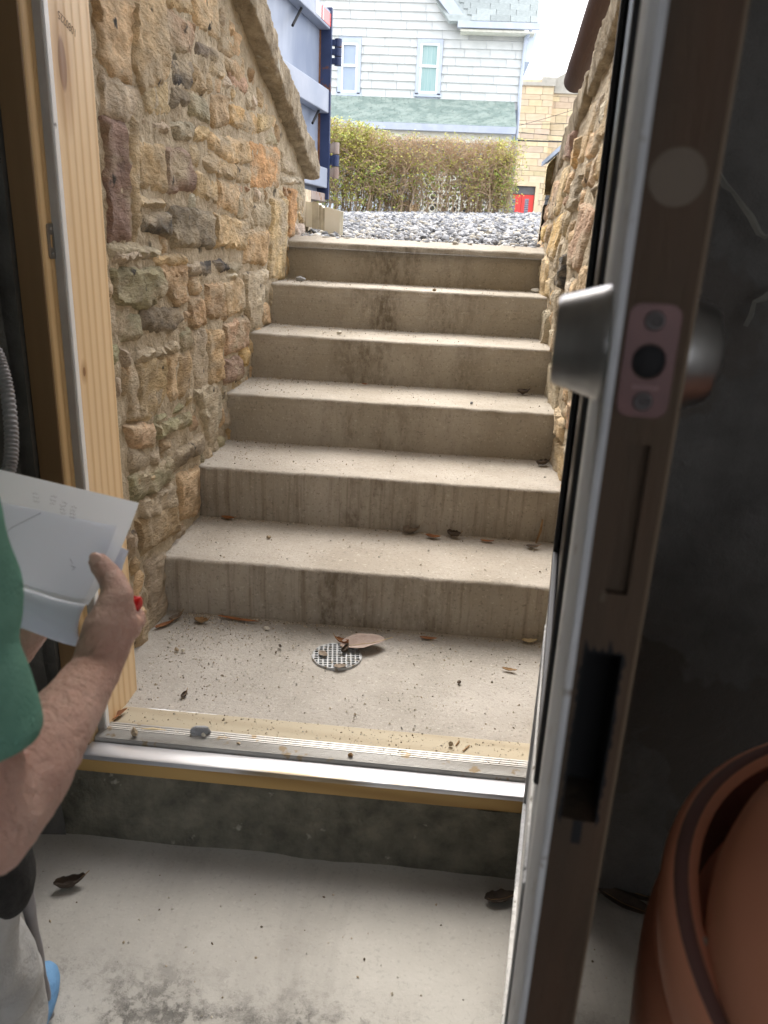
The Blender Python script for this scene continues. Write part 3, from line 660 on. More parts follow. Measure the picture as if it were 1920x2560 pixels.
# outer skin: stiles, rails, glass lite, raised lower panel
Tg0, Tg1, Zg0, Zg1 = .215, .80, .60, 1.9
m = MB(); dbox(m, .0, Tg0, -.001, .0035, DB, DTOP, .0012); dbox(m, Tg1, DL, -.001, .0035, DB, DTOP, .001); dbox(m, Tg0, Tg1, -.001, .0035, .48, Zg0, .001); dbox(m, Tg0, Tg1, -.001, .0035, Zg1, DTOP, .001); dbox(m, Tg0, Tg1, -.001, .0035, DB, .10, .001)
m.build('outer_skin', M['door_white'], dr)
m = MB()
for a, b, c, d in ((Tg0, Tg0+.022, Zg0, Zg1), (Tg1-.022, Tg1, Zg0, Zg1), (Tg0+.022, Tg1-.022, Zg0, Zg0+.022), (Tg0+.022, Tg1-.022, Zg1-.022, Zg1)): dbox(m, a, b, -.006, .003, c, d, .0025)
m.build('glazing_bead', pmat('dark_glazing_bead', (.03,.03,.034), None, .4), dr)
m = MB(); dbox(m, Tg0+.004, Tg1-.004, .004, .010, Zg0+.004, Zg1-.004); m.build('glass', M['dark_glass'], dr)
m = MB(); dbox(m, Tg0, Tg1, .007, .014, .10, .48); dbox(m, Tg0+.06, Tg1-.06, .001, .010, .16, .42, .006)
for a, b, c, d in ((Tg0, Tg0+.02, .10, .48), (Tg1-.02, Tg1, .10, .48), (Tg0+.02, Tg1-.02, .10, .12), (Tg0+.02, Tg1-.02, .46, .48)): dbox(m, a, b, -.004, .009, c, d, .003)
m.build('lower_panel', M['door_white'], dr)
m = MB(); dbox(m, .115, DL, .012, DT-.002, DB, .50); dbox(m, .115, Tg0, .004, DT-.002, .5, DTOP); dbox(m, Tg1, DL, .004, DT-.002, .5, DTOP); dbox(m, Tg0, Tg1, .012, DT-.002, Zg1, DTOP); dbox(m, Tg0, Tg1, .012, DT-.002, .5, Zg0); dbox(m, .003, DL, DT-.002, DT, DB, DTOP, .0008)
m.build('core', M['door_face'], dr)
# deadbolt: edge plate, dark bore disc, outer cylinder, inner rose with thumbturn
pc = dp(.002, .0185, zp); EX = DN; NX = -DE
pl = plate(pc.x, pc.y, pc.z, EX, Z_, NX, .0255, .0575, (.0165, .0185), .0016, .0065).build('edge_plate', M['plate_pink'], dr, auto=30)
m = MB(); q = NX.to_track_quat('Z', 'Y').to_matrix(); m.lathe([(.0084, .0003), (.0084, .0005), (.0, .0005)], pc, 28, q); m.build('bore_dark', M['black'], pl, smooth=True)  # black disc painting the dark inside the bore
for dz in (-.0205, .0205): screw(pc+Vector((0, 0, dz))+NX*.0016, NX, .0052, 'screw', pl, M['screw_dark'])
m = MB(); hz_ = edge_z(1470, 383); m.lathe([(.0132, 0), (.0132, .0004), (0, .0006)], dp(.002, edge_n(1468, 383), hz_), 32, q); m.build('round_plug', pmat('pale_filler_plug', (.09,.068,.048), (.072,.055,.04), .7, 20), stile)
m = MB(); 
for i in range(7): dbox(m, -.0003, .0006, .0185-.0062+i*.0019, .0185-.0062+i*.0019+.0013, zp-.0140, zp-.0122)
m.build('stamped_mark', pmat('stamped_mark', (.20,.12,.12), None, .6), pl)
co = dp(.062, -.001, zp+.001); q = (-DN).to_track_quat('Z', 'Y').to_matrix()
m = MB(); m.lathe([(.0335, 0), (.0335, .002), (.0325, .005), (.0262, .0275), (.0245, .0295), (.0215, .0300), (.0205, .0285), (.006, .0285), (.006, .027), (0, .027)], co, 56, q); cy = m.build('deadbolt_cylinder', M['steel'], dr, auto=35)
ci = dp(.062, DT, zp-.002); q = DN.to_track_quat('Z', 'Y').to_matrix()
m = MB(); m.lathe([(.033, 0), (.033, .002), (.032, .005), (.027, .019), (.0255, .0205), (0, .0205)], ci, 56, q); rs = m.build('deadbolt_rose', M['steel'], dr, auto=35)
m = MB(); m.ball(ci+DN*.0215, .016, .35, .35, 1.0); m.build('thumbturn', M['steel'], rs, smooth=True)
for z in (.22, 1.0, 1.78):
    m = MB(); m.tube([HG+DN*.045+Vector((0.0, .012, z-.045)), HG+DN*.045+Vector((0.0, .012, z+.045))], .007, 12); m.build('hinge', M['steel'], dr, smooth=True)
# the door hangs slightly out of plumb, its foot leaning towards the side wall
PV = Vector((P1.x, P1.y, 1.0)); RM = Matrix.Translation(PV) @ Matrix.Rotation(math.radians(-.35), 4, DE) @ Matrix.Translation(-PV)
NM = RM @ dr.matrix_basis; chk = RM @ Vector((P1.x, P1.y, .5))
if (chk-Vector((P1.x, P1.y, .5))).dot(DN) < 0:
    RM = Matrix.Translation(PV) @ Matrix.Rotation(math.radians(.35), 4, DE) @ Matrix.Translation(-PV); NM = RM @ dr.matrix_basis
dr.location = NM.to_translation(); dr.rotation_euler = NM.to_euler()
# ---------------------------------------------------------------- drain, leaves, litter
M['grate'] = pmat('pale_plastic_grate', (.46,.48,.50), (.34,.355,.365), .55, 30, 4, spots=((.22,.19,.15), 55, .56))
gc = at_z(728, 1417, 0.0); GR = .069
dg = thing('drain_grate', 'round pale plastic drain grate set in the landing below the first step', 'drain', (gc.x, gc.y, 0))
m = MB(); m.lathe([(GR-.004, -.004), (GR-.0035, .0025), (GR-.001, .0028), (GR, .001), (GR+.0005, -.004)], (gc.x, gc.y, 0), 48); m.build('rim', M['grate'], dg, smooth=True)
m = MB(); n = 11; pitch = 2*GR/n*1.0; ca = math.radians(8); ux, uy = Vector((math.cos(ca), math.sin(ca), 0)), Vector((-math.sin(ca), math.cos(ca), 0))
for i in range(-5, 6):
    o = i*pitch; L_ = math.sqrt(max(0, (GR-.004)**2-o*o))
    for a, b in ((ux, uy), (uy, ux)):
        c = Vector((gc.x, gc.y, 0))+b*o; w_ = .0021 if a is uy else .0019; zt = .0026 if a is uy else .0023
        lo = [c-a*L_-b*w_+Z_*-.004, c+a*L_-b*w_+Z_*-.004, c+a*L_+b*w_+Z_*-.004, c-a*L_+b*w_+Z_*-.004]
        m.hexa(lo, [p+Z_*(zt+.004) for p in lo])
m.build('bars', M['grate'], dg)
m = MB(); m.lathe([(GR-.003, .0005), (0, .0006)], (gc.x, gc.y, -.0055+.0025), 40); m.build('drain_well', pmat('drain_dark', (.012,.014,.018), None, .35), dg)
LM = {}
def leafmat(k, c, c2):
    LM[k] = pmat('dead_leaf_'+k, c, c2, .75, 30, 5, bump=.3, bscale=60)
leafmat('pale', (.42,.34,.30), (.33,.25,.21)); leafmat('tan', (.36,.23,.11), (.22,.13,.06)); leafmat('rust', (.33,.14,.05), (.20,.08,.03)); leafmat('grey', (.26,.21,.16), (.15,.115,.085)); leafmat('dark', (.10,.075,.055), (.055,.04,.03)); leafmat('cream', (.62,.52,.33), (.45,.35,.2))
def leaf(c, L_, W_, ang, mat, label, curl=.3, roll=.5, lift=.006, group=None, seed=0, tilt=0., stem=True, fold=None, ripple=.35):
    r = random.Random(seed); c = Vector(c)
    t = thing('leaf', label, 'leaf', c, 0, group)
    Mx = Matrix.Rotation(ang, 3, 'Z') @ Matrix.Rotation(tilt, 3, 'Y')
    def fn(a, b):
        s = a; wd = W_*.5*(math.sin(math.pi*min(1, s**.85))**.7+.02)*(1+.08*noise.noise((s*9, seed, 0))); v = (b-.5)*2
        x = (s-.5)*L_; y_ = v*wd
        z = lift+abs(v)**1.6*wd*roll+curl*L_*((s-.45)**2)*1.6+ripple*W_*.16*noise.noise((s*5+seed, v*1.6, seed*.3))
        if fold: # tight crumple
            th = v*fold; y_ = wd*math.sin(th)/max(.3, fold); z = lift+wd*(1-math.cos(th))/max(.3, fold)+curl*L_*((s-.45)**2)+ripple*W_*.4*noise.noise((s*6+seed, v*3, seed))
        return Vector((x, y_, z))
    P = [fn(i/14, j/8) for i in range(15) for j in range(9)]; q = [Mx @ p for p in P]; zmin = min(p.z for p in q)
    off = c-Z_*(zmin-.0015)
    m = MB(); m.grid(lambda a, b: Mx @ fn(a, b)+off, 16, 10); o = m.build('blade', mat, t, smooth=True)
    md = o.modifiers.new('thickness', 'SOLIDIFY'); md.thickness = .0006
    if stem:
        m = MB(); pts = [Mx @ (fn(a/10, .5)+Vector((0, 0, .0008)))+off for a in range(1, 11)]; e = pts[-1]+(pts[-1]-pts[-2]).normalized()*L_*.16+Z_*.002; e.z = max(e.z, c.z+.001)
        m.tube(pts+[e], [.0004]+[.0008]*8+[.001, .0009], 5); m.build('midrib', LM['cream'] if mat in (LM['pale'], LM['cream']) else LM['tan'], t, smooth=True)
    return t
def tread_z(y): return max(0, math.floor(y/TD+1))*H if y > 0 else 0
def L_at(X, Y, k): return at_z(X, Y, k*H+.003)
ld = math.atan2
leaf(L_at(786, 1391, 0)+Vector((0, -.012, 0)), .130, .078, math.radians(10), LM['pale'], 'large pale mauve leaf with yellow midrib lying over the drain grate', .12, .35, .012, seed=3, tilt=math.radians(-7), ripple=.2)
leaf(L_at(738, 1388, 0), .045, .026, math.radians(160), LM['rust'], 'curled orange brown leaf scrap on the drain grate beside the pale leaf', .9, .8, .006, seed=5, fold=1.6)
leaf(L_at(745, 1408, 0), .04, .034, math.radians(70), LM['dark'], 'dark crumpled leaf at the middle of the drain grate', 1.2, .8, .006, seed=8, fold=2.4)
leaf(L_at(698, 1416, 0), .034, .022, math.radians(-50), LM['grey'], 'small brown grey leaf scrap on the left of the drain grate', .4, .4, .006, seed=9, stem=False)
leaf(L_at(735, 1441, 0), .036, .02, math.radians(15), LM['grey'], 'flat grey brown leaf piece at the front rim of the drain grate', .3, .3, .005, seed=10, stem=False)
leaf(L_at(435, 1345, 0), .045, .032, math.radians(-10), LM['tan'], 'curled tan leaf at the foot of the first step, near the left wall', .9, .8, .002, seed=12, fold=1.5)
leaf(L_at(380, 1338, 0), .05, .028, math.radians(60), LM['grey'], 'grey brown curled leaf in the left corner of the landing', .9, .8, .002, seed=13, fold=1.4)
leaf(L_at(355, 1352, 0), .06, .02, math.radians(50), LM['rust'], 'thin rusty leaf edge-on against the left wall foot on the landing', .4, .9, .002, seed=14, fold=1.2)
leaf(L_at(515, 1340, 0), .13, .014, math.radians(-8), LM['rust'], 'long reddish bark strip along the foot of the first step', .1, .5, .001, seed=15, stem=False)
leaf(L_at(398, 1504, 0), .028, .02, math.radians(80), LM['dark'], 'small dark rolled leaf on the left of the landing', .8, .8, .002, seed=16, fold=2.0)
leaf(L_at(1100, 1449, 0), .04, .014, math.radians(-12), LM['tan'], 'narrow tan seed husk on the right of the landing', .5, .9, .001, seed=17, fold=1.2, stem=False)
leaf(L_at(925, 1380, 0), .05, .014, math.radians(-4), LM['rust'], 'flat rust coloured leaf strip at the foot of the first step, right of the drain', .2, .3, .001, seed=18, stem=False)
leaf(L_at(1143, 1388, 0), .045, .02, math.radians(5), LM['cream'], 'cream wood chip at the foot of the first step by the door', .5, .6, .001, seed=19, stem=False)
leaf(L_at(605, 1398, 0), .018, .01, math.radians(-60), LM['dark'], 'tiny dark rolled leaf on the landing, left of the drain', .5, .8, .001, seed=20, fold=1.6, stem=False)
leaf(L_at(888, 1150, 1), .06, .055, math.radians(30), LM['grey'], 'crumpled grey brown leaf standing on the first tread, leftmost of its row', 1.0, .9, .002, seed=21, fold=1.5)
leaf(L_at(935, 1162, 1), .05, .02, math.radians(-15), LM['rust'], 'rust strip of leaf on the first tread between two crumpled leaves', .4, .6, .001, seed=22, stem=False)
leaf(L_at(980, 1160, 1), .05, .045, math.radians(-30), LM['dark'], 'dark crumpled leaf on the first tread, rightmost of its row', 1.2, .9, .002, seed=23, fold=2.0)
leaf(L_at(1052, 1170, 1), .045, .014, math.radians(-5), LM['rust'], 'flat rusty leaf strip on the right half of the first tread', .2, .3, .001, seed=24, stem=False)
leaf(L_at(1150, 1183, 1), .04, .022, math.radians(0), LM['dark'], 'dark flat leaf at the right end of the first tread', .4, .5, .001, seed=25)
leaf(L_at(492, 1121, 1), .05, .018, math.radians(-12), LM['rust'], 'reddish leaf at the left end of the first tread', .3, .6, .001, seed=26)
leaf(L_at(1172, 1005, 2), .05, .045, math.radians(20), LM['dark'], 'dark brown leaf clump at the right end of the second tread', 1.2, .9, .002, seed=27, fold=2.2)
leaf(L_at(1130, 852, 3), .05, .04, math.radians(10), LM['dark'], 'dark shrivelled leaf at the right of the third tread', 1.3, .9, .002, seed=28, fold=2.2)
leaf(L_at(497, 834, 3), .05, .035, math.radians(30), LM['dark'], 'dark curled leaf in the left corner of the third tread', 1.0, .9, .002, seed=29, fold=1.8)
leaf(L_at(788, 831, 3), .025, .012, 0, LM['rust'], 'small rusty chip at the middle of the third tread', .3, .5, .001, seed=30, stem=False)
leaf(at_z(152, 1915, ZF+.004), .062, .045, math.radians(25), LM['dark'], 'dark crumpled leaf on the cellar floor near the person', 1.0, .9, .002, seed=31, fold=1.9)
leaf(at_z(1385, 1935, ZF+.006), .14, .05, math.radians(-18), LM['dark'], 'long dusty leaf on the floor between door and planter', .2, .5, .004, seed=32)
leaf(at_z(1350, 1955, ZF+.006), .12, .045, math.radians(-30), LM['dark'], 'dusty leaf lying under the other behind the door', .2, .5, .004, seed=33)
leaf(at_z(1080, 1945, ZF+.004), .07, .04, math.radians(15), LM['dark'], 'dark leaf on the shaded floor at the hinge side of the threshold', .6, .8, .002, seed=34, fold=1.4)
leaf(at_z(247, 1552, .006), .075, .018, math.radians(62), LM['rust'], 'reddish bark strip at the foot of the pine jamb board', .2, .8, .001, seed=35, stem=False)
# loose stones and sticks
def rock(name, label, cat, c, sx, sy, sz, mat, seed, rz=0.):
    r = random.Random(seed); bm = bmesh.new(); bmesh.ops.create_icosphere(bm, subdivisions=3, radius=1)
    Mx = Matrix.Rotation(rz, 3, 'Z')
    pls = [(Vector((r.uniform(-1, 1), r.uniform(-1, 1), r.uniform(-.3, 1))).normalized(), r.uniform(.5, .85)) for _ in range(9)]
    for v in bm.verts:
        p = v.co.copy()
        for nn, d in pls:
            k = p.dot(nn)-d
            if k > 0: p -= nn*k
        p *= 1+.05*noise.noise(p*3+Vector((seed, 0, 0))); v.co = Mx @ Vector((p.x*sx, p.y*sy, p.z*sz))
    zm = min(v.co.z for v in bm.verts)
    for v in bm.verts: v.co += Vector(c)-Z_*(zm+.0005)
    me = bpy.data.meshes.new(name); bm.to_mesh(me); bm.free()
    o = link(name, me, mat); tag(o, label, cat); return o
M['rock_grey'] = pmat('grey_chip', (.34,.35,.37), (.22,.23,.24), .85, 20, 6, bump=.6, bscale=80)
M['rock_tan'] = pmat('tan_chip', (.40,.32,.22), (.28,.22,.14), .85, 20, 6, bump=.6, bscale=80)
M['rock_white'] = pmat('pale_chip', (.65,.62,.55), (.5,.47,.4), .85, 20, 6, bump=.4, bscale=80)
rock('pebble', 'grey angular stone chip on the sill against the threshold', 'stone', at_z(436, 1588, .006), .026, .016, .015, M['rock_grey'], 2, .5)
rock('pebble', 'small white pebble touching the grey stone chip on the sill', 'stone', at_z(440, 1591, .014), .0055, .005, .0055, M['rock_white'], 4)
rock('pebble', 'brown upright stone chip at the left end of the threshold', 'stone', at_z(291, 1590, .0125), .008, .007, .012, M['rock_tan'], 3)
rock('pebble', 'tiny dark pebble in the middle of the ridged threshold', 'stone', at_z(515, 1607, .0115), .005, .0035, .003, M['rock_tan'], 9)
rock('pebble', 'brown chip on the ridged threshold, middle right', 'stone', at_z(757, 1634, .0115), .007, .005, .006, LM['tan'], 6)
rock('pebble', 'small square tan chip on the right of the sill board, farther one', 'stone', at_z(972, 1612, .006), .007, .006, .007, M['rock_tan'], 7)
rock('pebble', 'flat tan chip on the right of the sill board, nearer one', 'stone', at_z(963, 1632, .006), .011, .006, .004, M['rock_tan'], 8)
rock('pebble', 'pale brown chip on the left of the landing by two pebbles', 'stone', at_z(382, 1406, .003), .007, .006, .006, M['rock_tan'], 10)
rock('pebble', 'pale stone chip left of the landing, right one of a pair', 'stone', at_z(395, 1408, .003), .007, .006, .006, M['rock_white'], 11)
rock('pebble', 'dark lump on the right half of the landing', 'stone', at_z(991, 1476, .003), .006, .006, .006, LM['dark'], 12)
rock('pebble', 'cream lump at the foot of the first step, left of middle', 'stone', at_z(576, 1360, .003), .010, .006, .006, M['rock_white'], 13)
rock('pebble', 'grey pointed chip at the left end of the fifth tread', 'stone', at_z(648, 607, 5*H+.002), .028, .014, .012, M['rock_grey'], 14)
rock('pebble', 'flat pale stone at the right end of the fifth tread', 'stone', at_z(1160, 632, 5*H+.002), .030, .014, .010, M['rock_white'], 15)
rock('pebble', 'pale pebble on the fourth tread, left of middle', 'stone', at_z(732, 722, 4*H+.002), .013, .008, .008, M['rock_white'], 16)
rock('pebble', 'dark pebble in the middle of the fifth tread', 'stone', at_z(938, 629, 5*H+.002), .010, .006, .007, M['rock_tan'], 17)
rock('pebble', 'small grey pebble on the third tread', 'stone', at_z(1018, 873, 3*H+.002), .006, .006, .006, M['rock_grey'], 18)
rock('pebble', 'dark pebble on the first tread, left of middle', 'stone', at_z(580, 1163, H+.002), .008, .007, .006, M['rock_tan'], 19)
rock('orange_stone', 'flat orange sandstone piece on the gravel behind the top step', 'stone', at_z(830, 508, 1.06), .05, .025, .022, pmat('orange_sandstone', (.62,.36,.16), (.5,.27,.11), .85, 12), 20, -.2)
m = MB(); a, b = at_z(298, 1577, .008), at_z(362, 1580, .008); m.tube([a, a.lerp(b, .5)+Z_*.003, b], [.004, .0045, .004], 8); tag(m.build('stick', LM['cream'], smooth=True), 'pale peeled stick on the sill board near the left jamb', 'stick')
m = MB(); a, b = at_z(1155, 1160, H+.004), Vector((1.10, TD-.012, 2*H-.03)); a = at_z(1158, 1172, H+.003); b = at_y(1172, 1122, TD-.01); m.tube([a, a.lerp(b, .5)+Vector((.004, 0, 0)), b], [.003, .004, .003], 7); tag(m.build('stick', LM['tan'], smooth=True), 'tan reed leaning in the right corner of the first tread', 'stick')
for i, (X, Y, X2, Y2, k) in enumerate(((850, 1628, 880, 1625, 0), (1000, 1622, 1014, 1610, 0), (985, 1610, 992, 1600, 0))):
    a, b = at_z(X, Y, .007), at_z(X2, Y2, .007); m = MB(); m.tube([a, b], .0016, 6); tag(m.build('twig', LM['tan']), ['short brown twig lying along the middle of the sill board edge', 'thin straw on the right of the sill board, slanting', 'thin straw near two chips on the right of the sill board'][i], 'twig')
# grit: uncountable crumbs on treads, landing and sill
def crumbs(name, n, place, smin, smax, mats, seed):
    r = np.random.default_rng(seed); ov = np.array([(1,0,0),(-1,0,0),(0,1,0),(0,-1,0),(0,0,1),(0,0,-.4)]); of = [(0,2,4),(2,1,4),(1,3,4),(3,0,4),(2,0,5),(1,2,5),(3,1,5),(0,3,5)]
    m = MB()
    for i in range(n):
        p = place(r)
        if p is None: continue
        s = smin*(smax/smin)**(r.random()**1.9); sc = s*r.uniform(.5, 1.3, 3); a = r.random()*6.28; c_, s_ = math.cos(a), math.sin(a)
        v = ov*sc*r.uniform(.8, 1.2, (6, 3)); v = np.c_[v[:, 0]*c_-v[:, 1]*s_, v[:, 0]*s_+v[:, 1]*c_, v[:, 2]]+np.array(p)
        b = len(m.v); m.v += [tuple(q) for q in v]; m.f += [tuple(k+b for k in f) for f in of]; m.mi += [int(r.integers(0, len(mats)))]*8
    o = m.build(name, mats); return tag(o, kind='stuff')
gm = [pmat('crumb_sand', (.48,.42,.33), None, .9), pmat('crumb_pale', (.62,.56,.46), None, .9), pmat('crumb_tan', (.38,.31,.22), None, .9), pmat('crumb_pale_grey', (.50,.47,.42), None, .9), pmat('crumb_dark', (.16,.125,.085), None, .9), pmat('crumb_grey', (.36,.34,.31), None, .9)]
def pl_steps(r):
    k = int(r.integers(1, 7)); k = min(k, 6); d = (r.random()**4)*TD*.92 if r.random() < .8 else r.random()*TD*.9
    x = r.uniform(.0, 1.17) if r.random() < .7 else .0+abs(r.normal(0, .14))
    if k == 6: return None
    return (x, k*TD-.006-d, k*H+.001)
crumbs('step_grit', 9000, pl_steps, .0006, .0040, gm, 3)
def pl_land(r):
    q = r.random(); x = r.uniform(.05, 1.12) if r.random() < .6 else .06+abs(r.normal(0, .16)); y = -.010-(r.random()**(3.4 if q < .72 else 1.2))*.47
    if q > .72 and noise.noise((x*7, y*7, 3)) < -.05: return None
    return (x, y, .0012)
crumbs('landing_grit', 5200, pl_land, .0006, .0036, gm, 5)
def pl_sill(r): return (r.uniform(.08, 1.05), r.uniform(-.578, -.498), .0045)
crumbs('sill_grit', 900, pl_sill, .0006, .0030, gm, 6)
def pl_thr(r): return (r.uniform(.08, 1.0), r.uniform(-.60, -.575), .012)
crumbs('threshold_grit', 260, pl_thr, .0009, .003, gm, 8)
def pl_floor(r):
    return (r.uniform(.0, 1.5), -.75-.6*r.random(), ZF+.001)
crumbs('floor_grit', 260, pl_floor, .0010, .004, gm, 9)
# ---------------------------------------------------------------- gravel yard
def gravel():
    r = np.random.default_rng(12); phi = (1+5**.5)/2
    iv = np.array([(-1,phi,0),(1,phi,0),(-1,-phi,0),(1,-phi,0),(0,-1,phi),(0,1,phi),(0,-1,-phi),(0,1,-phi),(phi,0,-1),(phi,0,1),(-phi,0,-1),(-phi,0,1)])/1.9
    it = np.array([(0,11,5),(0,5,1),(0,1,7),(0,7,10),(0,10,11),(1,5,9),(5,11,4),(11,10,2),(10,7,6),(7,1,8),(3,9,4),(3,4,2),(3,2,6),(3,6,8),(3,8,9),(4,9,5),(2,4,11),(6,2,10),(8,6,7),(9,8,1)])
    P = []
    def zone(n, x0, x1, y0, y1, s0, s1):
        x = r.uniform(x0, x1, n); y = r.uniform(y0, y1, n); s = r.uniform(s0, s1, n)
        for a, b, c in zip(x, y, s):
            if b < 2.3 and (a < -.02 or a > 1.2): continue
            P.append((a, b, c))
    zone(3600, -.6, 2.1, 1.90, 3.1, .010, .030); zone(6600, -1.3, 2.9, 3.1, 5.5, .014, .033); zone(9500, -2.2, 4.2, 5.5, 9.9, .019, .038)
    n = len(P); P = np.array(P); A = r.uniform(0, 6.28, (n, 3)); sc = r.uniform(.45, 1.25, (n, 3)); sc[:, 2] = r.uniform(.3, .75, n)
    V = iv[None]*r.uniform(.72, 1.22, (n, 12, 1))*sc[:, None, :]*P[:, None, 2:3]
    def rot(V, ax, a):
        c, s = np.cos(a)[:, None], np.sin(a)[:, None]; i, j = [(1, 2), (2, 0), (0, 1)][ax]; W = V.copy(); W[..., i] = V[..., i]*c-V[..., j]*s; W[..., j] = V[..., i]*s+V[..., j]*c; return W
    V = rot(V, 2, A[:, 2]); V = rot(V, 0, (A[:, 0]-3.14)*.22); V = rot(V, 1, (A[:, 1]-3.14)*.22)
    zz = np.array([zground(a, b) for a, b, c in P])+r.uniform(-.012, .012, n)
    V += np.stack([P[:, 0], P[:, 1], zz], 1)[:, None, :]
    F = (it[None]+(np.arange(n)*12)[:, None, None]).reshape(-1, 3)
    me = bpy.data.meshes.new('gravel'); me.vertices.add(n*12); me.vertices.foreach_set('co', V.reshape(-1))
    me.loops.add(len(F)*3); me.loops.foreach_set('vertex_index', F.reshape(-1)); me.polygons.add(len(F)); me.polygons.foreach_set('loop_start', np.arange(len(F))*3)
    mi = np.repeat(r.choice([0, 0, 1, 2, 3], n), 20); me.polygons.foreach_set('material_index', mi.astype(np.int32)); me.update(calc_edges=True); me.validate()
    ms = [M['gravel'], pmat('gravel_light', (.44,.44,.44), (.30,.305,.31), .85, 8, 3), pmat('gravel_dark', (.20,.21,.23), (.12,.125,.135), .85, 8, 3), pmat('gravel_warm', (.46,.43,.37), (.30,.28,.24), .85, 8, 3)]
    tag(link('gravel', me, ms), kind='stuff')
gravel()
# cream downspout elbow lying at the end of the left wall
M['cream_pvc'] = pmat('cream_downspout_paint', (.92,.88,.76), (.86,.81,.67), .45, 6, 4, spots=((.45,.38,.26), 12, .70))
ds = thing('downspout', 'cream square downspout end with crimped elbow lying on gravel at the left wall end', 'downspout', (0, 2.36, 1.08))
def sq(x, yc, zc, w_, h_): return [Vector((x, yc-w_/2, zc-h_/2)), Vector((x, yc+w_/2, zc-h_/2)), Vector((x, yc+w_/2, zc+h_/2)), Vector((x, yc-w_/2, zc+h_/2))]
def duct(m, secs, th=.004):
    for (a, b) in zip(secs[:-1], secs[1:]):
        A_, B_ = sq(*a), sq(*b); b0 = len(m.v); m.v += [tuple(v) for v in A_+B_]
        for i in range(4): m.f.append((b0+i, b0+(i+1) % 4, b0+4+(i+1) % 4, b0+4+i)); m.mi.append(0)
e0 = at_y(683, 470, 2.36)
m = MB(); duct(m, [(-.5, 2.36, 1.205, .10, .12), (e0.x-.005, 2.36, 1.175, .10, .125)])
for k in range(3): a = -.35+.12*k
m.build('pipe', M['cream_pvc'], ds)
m = MB(); duct(m, [(e0.x-.012, 2.36, 1.175, .108, .134), (e0.x+.02, 2.358, 1.170, .108, .132), (e0.x+.024, 2.357, 1.166, .096, .116), (e0.x+.036, 2.356, 1.163, .104, .124), (e0.x+.044, 2.355, 1.158, .092, .110), (e0.x+.06, 2.354, 1.152, .10, .118)]); m.build('elbow', pmat('weathered_elbow', (.72,.67,.54), (.50,.45,.35), .5, 14), ds)
m = MB(); duct(m, [(e0.x+.056, 2.354, 1.152, .112, .132), (e0.x+.14, 2.35, 1.137, .116, .128)]); o = m.build('outlet', M['cream_pvc'], ds)
for o in ds.children:
    md = o.modifiers.new('thickness', 'SOLIDIFY'); md.thickness = .004
# pale weathered boards standing at the right end of the top step
M['pale_wood'] = wood('bleached_board', (.66,.60,.48), (.52,.46,.35), 'z', .8, 14, dist=1.5, mixc=.5)
b0 = at_y(1183, 632, 1.765); tp = at_y(1190, 512, 1.765)
m = MB(); m.hexa([Vector((b0.x-.010, 1.74, 5*H+.004)), Vector((b0.x+.02, 1.74, 5*H+.004)), Vector((b0.x+.02, 1.78, 5*H+.004)), Vector((b0.x-.010, 1.78, 5*H+.004))], [Vector((tp.x-.008, 1.74, tp.z)), Vector((tp.x+.02, 1.74, tp.z)), Vector((tp.x+.02, 1.78, tp.z)), Vector((tp.x-.008, 1.78, tp.z))])
pk = m.build('board', M['pale_wood']); tag(pk, 'pale upright board standing on the fifth tread against the right wall', 'board')
b1 = at_y(1190, 508, 1.9); t1 = at_y(1199, 425, 1.9)
m = MB(); m.prism([(b1.x-.018, 1.84, 1.03), (b1.x+.012, 1.84, 1.03), (t1.x+.012, 1.84, t1.z), (t1.x-.004, 1.84, t1.z+.004), (t1.x-.012, 1.84, t1.z-.03)], (0, .05, 0)); tag(m.build('board', M['pale_wood']), 'sunlit upper pale board at the end of the right wall beside the gravel', 'board')
# thick brown timber lying on the right coping
hr = at_x(1243, 176, 1.262); dv = Vector((0, -1, .326)).normalized(); hr.z = max(hr.z, ztop(hr.y)+.048)
M['brown_timber'] = pmat('dark_stained_timber', (.085,.042,.026), (.05,.025,.017), .7, 8, 6, (1, .15, .15), bump=.6, bscale=50)
m = MB(); pts = []; rad = []
for i in range(6): a = i/5*math.pi/2; pts.append(hr-dv*(.05*(1-math.sin(a)))+dv*0); rad.append(.052*max(.12, math.sin(a)**.6))
for i in range(1, 14): pts.append(hr+dv*(.14*i)); rad.append(.052+.002*noise.noise((i*.7, 0, 0)))
m.tube(pts, rad, 20); tag(m.build('timber_rail', M['brown_timber'], smooth=True), 'dark brown round ended timber rail lying along the right coping', 'rail')

# ---------------------------------------------------------------- dumpster
M['blue'] = pmat('faded_blue_steel', (.265,.305,.385), (.18,.22,.31), .5, 1.6, 6, (1, 1, .35), bump=.15, bscale=9, c3=(.40,.44,.52), s3=1.3, lo3=.42, hi3=.72, spots=((.19,.085,.035), 5.0, .70))
M['blue_lt'] = pmat('worn_blue_rib', (.37,.40,.47), (.28,.32,.40), .5, 2.5, 6, bump=.15, bscale=12, spots=((.22,.10,.045), 6.0, .68))
M['navy'] = pmat('navy_steel', (.035,.055,.135), (.025,.04,.10), .5, 4, 5, spots=((.16,.06,.025), 7, .62))
M['rust'] = pmat('rusty_steel', (.24,.11,.05), (.14,.06,.03), .85, 12, 6, bump=.5)
M['worn'] = pmat('worn_bottom_rail', (.46,.40,.36), (.30,.22,.18), .8, 6, 6, (1, 1, .3), spots=((.28,.13,.06), 8, .6))
ca = math.radians(6.8); de = Vector((math.sin(ca), math.cos(ca), 0)); dn = Vector((de.y, -de.x, 0))
c0 = at_y(708, 436, 6.0); DC = Vector((c0.x, c0.y, 0)); rz_ = lambda Y: at_y(704, Y, 6.0).z
